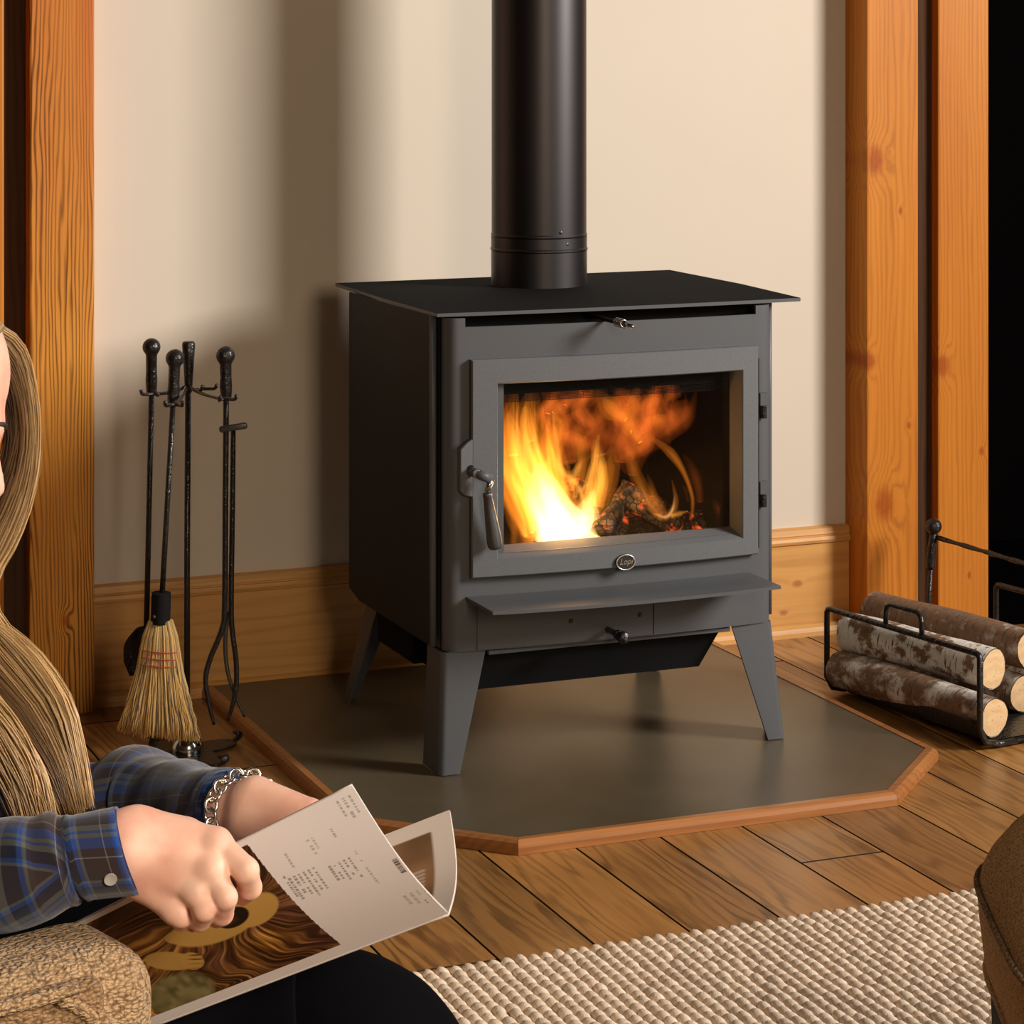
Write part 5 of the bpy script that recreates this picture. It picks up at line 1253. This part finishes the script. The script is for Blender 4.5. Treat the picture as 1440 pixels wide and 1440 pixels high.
cuff('cuff', D_(296, 1137, 2.36), D_(326, 1138, 2.312), 0.0355, 0.0340, 1.4, -0.1)
# collar
cc0 = D_(-302, 893, 2.335)
colp = [cc0 + hh * 0.062 * math.cos(t) + HR * 0.066 * math.sin(t) + _u * (0.012 - 0.016 * math.cos(t)) for t in np.linspace(0.30, 2 * math.pi - 0.30, 30)]
tubeo('collar', colp, 0.0045, M['plaid'], shirt, seg=10, ell=1.0, upv=_u, wob=lambda t, th: 2.6 * abs(math.cos(th)))
# ---- trousers
tr_parts = []
kn_c = D_(498, 1474, 2.38)
P = catmull([D_(-230, 1475, 2.34), D_(60, 1500, 2.37), D_(300, 1500, 2.38), D_(440, 1480, 2.38), kn_c, D_(570, 1540, 2.42), D_(645, 1680, 2.48), D_(690, 1840, 2.55)], 60)
R_ = np.interp(np.linspace(0, 1, 60), [0, 0.3, 0.5, 0.6, 0.68, 0.8, 1], [0.105, 0.095, 0.088, 0.086, 0.080, 0.062, 0.048])
v, f, uv = tube(P, R_, 28, upv=_u, wob=lambda t, th: 0.015 * math.sin(31 * t + 2 * th)); tr_parts.append((v, f))
P = catmull([D_(-230, 1390, 2.52), D_(60, 1370, 2.56), D_(300, 1400, 2.57), D_(400, 1430, 2.58), D_(470, 1460, 2.59), D_(540, 1580, 2.64), D_(580, 1760, 2.70)], 60)
v, f, uv = tube(P, R_, 28, upv=_u, wob=lambda t, th: 0.015 * math.sin(29 * t + 2 * th)); tr_parts.append((v, f))
v, f = merge(tr_parts); mesh('trousers', v, f, M['trousers'], pe, True)
# ---- bracelet: chain of links around the far wrist
bc = D_(340, 1139, 2.292); bax = (D_(352, 1137, 2.280) - D_(322, 1138, 2.318)); bax /= np.linalg.norm(bax)
e1 = np.cross(bax, _u); e1 /= np.linalg.norm(e1); e2 = np.cross(e1, bax)
br = None; NL = 22
for k in range(NL):
    t = 2 * math.pi * k / NL; rad = e1 * math.cos(t) + e2 * math.sin(t); tan = -e1 * math.sin(t) + e2 * math.cos(t)
    c = bc + rad * 0.0315 + bax * 0.006 * math.sin(t * 1.0)
    nrm_ = bax if k % 2 else (bax * 0.5 + rad * 0.86)
    b2 = np.cross(nrm_, tan); b2 /= np.linalg.norm(b2); L_ = 0.0066
    P = [c + tan * math.cos(a_) * L_ + b2 * math.sin(a_) * L_ * 0.86 for a_ in np.linspace(0, 2 * math.pi, 17)[:-1]]
    if br is None:
        v, f, uv = tube(P, 0.0016, 7, closed=True); br = mesh('bracelet', v, f, M['bracelet'], pe, True); br['label'] = 'silver chain bracelet'
    else: tubeo('chain_link', P, 0.0016, M['bracelet'], br, seg=7, closed=True)
# ---- hair
HV = []; HF_ = []; HCc = []
def strands(outer, inner, n, r, cols, seed, spread=0.0, wsel=None, seg=30):
    rg = np.random.default_rng(seed); A = np.array([D_(*p) for p in outer]); B = np.array([D_(*p) for p in inner])
    global HV, HF_, HCc
    for k in range(n):
        w = rg.random() if wsel is None else wsel(rg)
        P = A * (1 - w) + B * w
        j = rg.normal(0, 1, 3) * spread; P = P + j * np.linspace(0.3, 1, len(P))[:, None]
        C_ = catmull(P, seg); ph = rg.uniform(0, 6, 2); a_ = rg.uniform(0.0005, 0.003)
        s_ = np.linspace(0, 1, seg); C_ += np.stack([np.sin(9 * s_ + ph[0]) * a_, np.cos(8 * s_ + ph[1]) * a_, 0 * s_], 1)
        rr = r * rg.uniform(0.6, 1.3) * np.interp(s_, [0, 0.1, 0.85, 1], [0.6, 1, 0.9, 0.25])
        v, f, uv = tube(C_, rr, 4); o = len(HV); HV += v; HF_ += [tuple(i + o for i in q) for q in f]
        c0, c1 = cols; cc = np.array(c0) * (1 - w) + np.array(c1) * w; cc = cc * rg.uniform(0.45, 1.35)
        HCc += [cc * (0.75 + 0.35 * (i // 4) / seg) for i in range(len(v))]
BLD, DKB = (0.56, 0.36, 0.165), (0.13, 0.065, 0.026)
outer = [(-60, 452, 2.30), (-10, 458, 2.315), (28, 485, 2.345), (46, 545, 2.375), (52, 620, 2.395), (44, 690, 2.40), (22, 755, 2.40), (-8, 815, 2.40), (-4, 872, 2.39), (46, 918, 2.36), (92, 985, 2.335), (112, 1060, 2.32), (124, 1128, 2.31)]
inner = [(-75, 470, 2.30), (-25, 478, 2.31), (8, 510, 2.335), (24, 560, 2.36), (26, 620, 2.38), (8, 690, 2.39), (-25, 755, 2.39), (-55, 810, 2.39), (-70, 868, 2.38), (-42, 930, 2.35), (25, 1005, 2.325), (72, 1080, 2.31), (96, 1150, 2.30)]
strands(outer, inner, 1500, 0.00085, (BLD, DKB), 1, 0.0022, wsel=lambda g: g.random() ** 2.0)
inner2 = [(-90, 490, 2.29), (-50, 500, 2.30), (-15, 530, 2.325), (5, 575, 2.35), (8, 630, 2.37), (-20, 700, 2.38), (-55, 760, 2.38), (-85, 820, 2.37), (-120, 880, 2.36), (-110, 950, 2.34), (-70, 1030, 2.32), (-20, 1095, 2.30), (20, 1160, 2.29)]
strands(inner, inner2, 260, 0.0010, (DKB, (0.05, 0.025, 0.012)), 2, 0.002)
# front lock falling over the chest
o3 = [(-80, 800, 2.33), (-60, 880, 2.31), (-25, 960, 2.285), (20, 1020, 2.27), (55, 1085, 2.26), (72, 1150, 2.255)]
i3 = [(-110, 820, 2.31), (-95, 900, 2.29), (-65, 980, 2.27), (-25, 1050, 2.255), (10, 1110, 2.25), (30, 1165, 2.245)]
strands(o3, i3, 800, 0.00085, (BLD, (0.27, 0.15, 0.06)), 3, 0.0035, seg=24)
# near side, crown and back of the head
for k, (side, n) in enumerate(((-1, 420), (1, 160))):
    rg = np.random.default_rng(20 + k)
    for q in range(n):
        ang = rg.uniform(0.0, 1.0); root = hp(0.055 - 0.13 * ang, side * 0.006, 0.118 - 0.05 * abs(ang - 0.35))
        mid = hp(0.030 - 0.125 * ang, side * (0.082 + 0.012 * rg.random()), 0.03 - 0.02 * ang); lo1 = hp(0.0 - 0.11 * ang, side * (0.088 + 0.01 * rg.random()), -0.08)
        lo2 = lo1 + np.array([0, 0, -0.13]) - hh * 0.03 + rg.normal(0, 0.008, 3); lo3 = lo2 + np.array([0, 0, -0.17]) + hh * 0.02 + rg.normal(0, 0.012, 3)
        C_ = catmull([root, root * 0.45 + mid * 0.55 + HR * side * 0.022 + HU * 0.018, mid, lo1, lo2, lo3], 24)
        v, f, uv = tube(C_, 0.0022 * np.interp(np.linspace(0, 1, 24), [0, 0.8, 1], [1, 0.9, 0.25]), 4); o = len(HV); HV += v; HF_ += [tuple(i + o for i in x) for x in f]
        cc = np.array(BLD) * rg.uniform(0.4, 1.1); HCc += [cc] * len(v)
# scalp cap so the crown is covered from every side
ns_, nr_ = 48, 26; base_i = len(HV); keep = {}
for i in range(nr_ + 1):
    ph_ = math.pi * i / nr_
    for k in range(ns_):
        t = 2 * math.pi * k / ns_; l = np.array([math.sin(ph_) * math.cos(t), math.sin(ph_) * math.sin(t), math.cos(ph_)])
        grooves = 1 + 0.012 * math.sin(t * 22) * math.sin(ph_)
        HV.append(hp(-0.014 + l[0] * 0.1035 * grooves, l[1] * 0.0805 * grooves, 0.030 + l[2] * 0.098 * grooves)); HCc.append(np.array(BLD) * (0.42 + 0.14 * math.sin(t * 22)))
        keep[(i, k)] = (l[0] * 0.1035 < 0.052 - 0.055 * max(0, -l[2])) and l[2] > -0.62
for i in range(nr_):
    for k in range(ns_):
        k2 = (k + 1) % ns_
        if keep[(i, k)] and keep[(i, k2)] and keep[(i + 1, k)] and keep[(i + 1, k2)]: HF_.append((base_i + i * ns_ + k, base_i + (i + 1) * ns_ + k, base_i + (i + 1) * ns_ + k2, base_i + i * ns_ + k2))
rg = np.random.default_rng(77)
for q in range(420):          # back of the head
    t = rg.uniform(0.5 * math.pi, 1.5 * math.pi); rt0 = hp(-0.02 + 0.05 * math.cos(t) * rg.random(), 0.03 * math.sin(t), 0.127)
    m1 = hp(-0.014 + 0.110 * math.cos(t), 0.088 * math.sin(t), 0.05); m2_ = hp(-0.014 + 0.104 * math.cos(t), 0.086 * math.sin(t), -0.05); m3 = m2_ + np.array([0, 0, -0.15]) - hh * 0.02 + rg.normal(0, 0.008, 3); m4 = m3 + np.array([0, 0, -0.15]) + rg.normal(0, 0.012, 3)
    C_ = catmull([rt0, (rt0 + m1) / 2 + HU * 0.028 + (m1 - HC) * 0.10, m1, m2_, m3, m4], 20)
    v, f, uv = tube(C_, 0.0020 * np.interp(np.linspace(0, 1, 20), [0, 0.8, 1], [1, 0.9, 0.25]), 4); o = len(HV); HV += v; HF_ += [tuple(i + o for i in x) for x in f]
    HCc += [np.array(BLD) * rg.uniform(0.4, 1.05)] * len(v)
tag(mesh('hair', HV, HF_, M['hair'], pe, True, col=HCc), 'long dark blonde hair', kind=None)
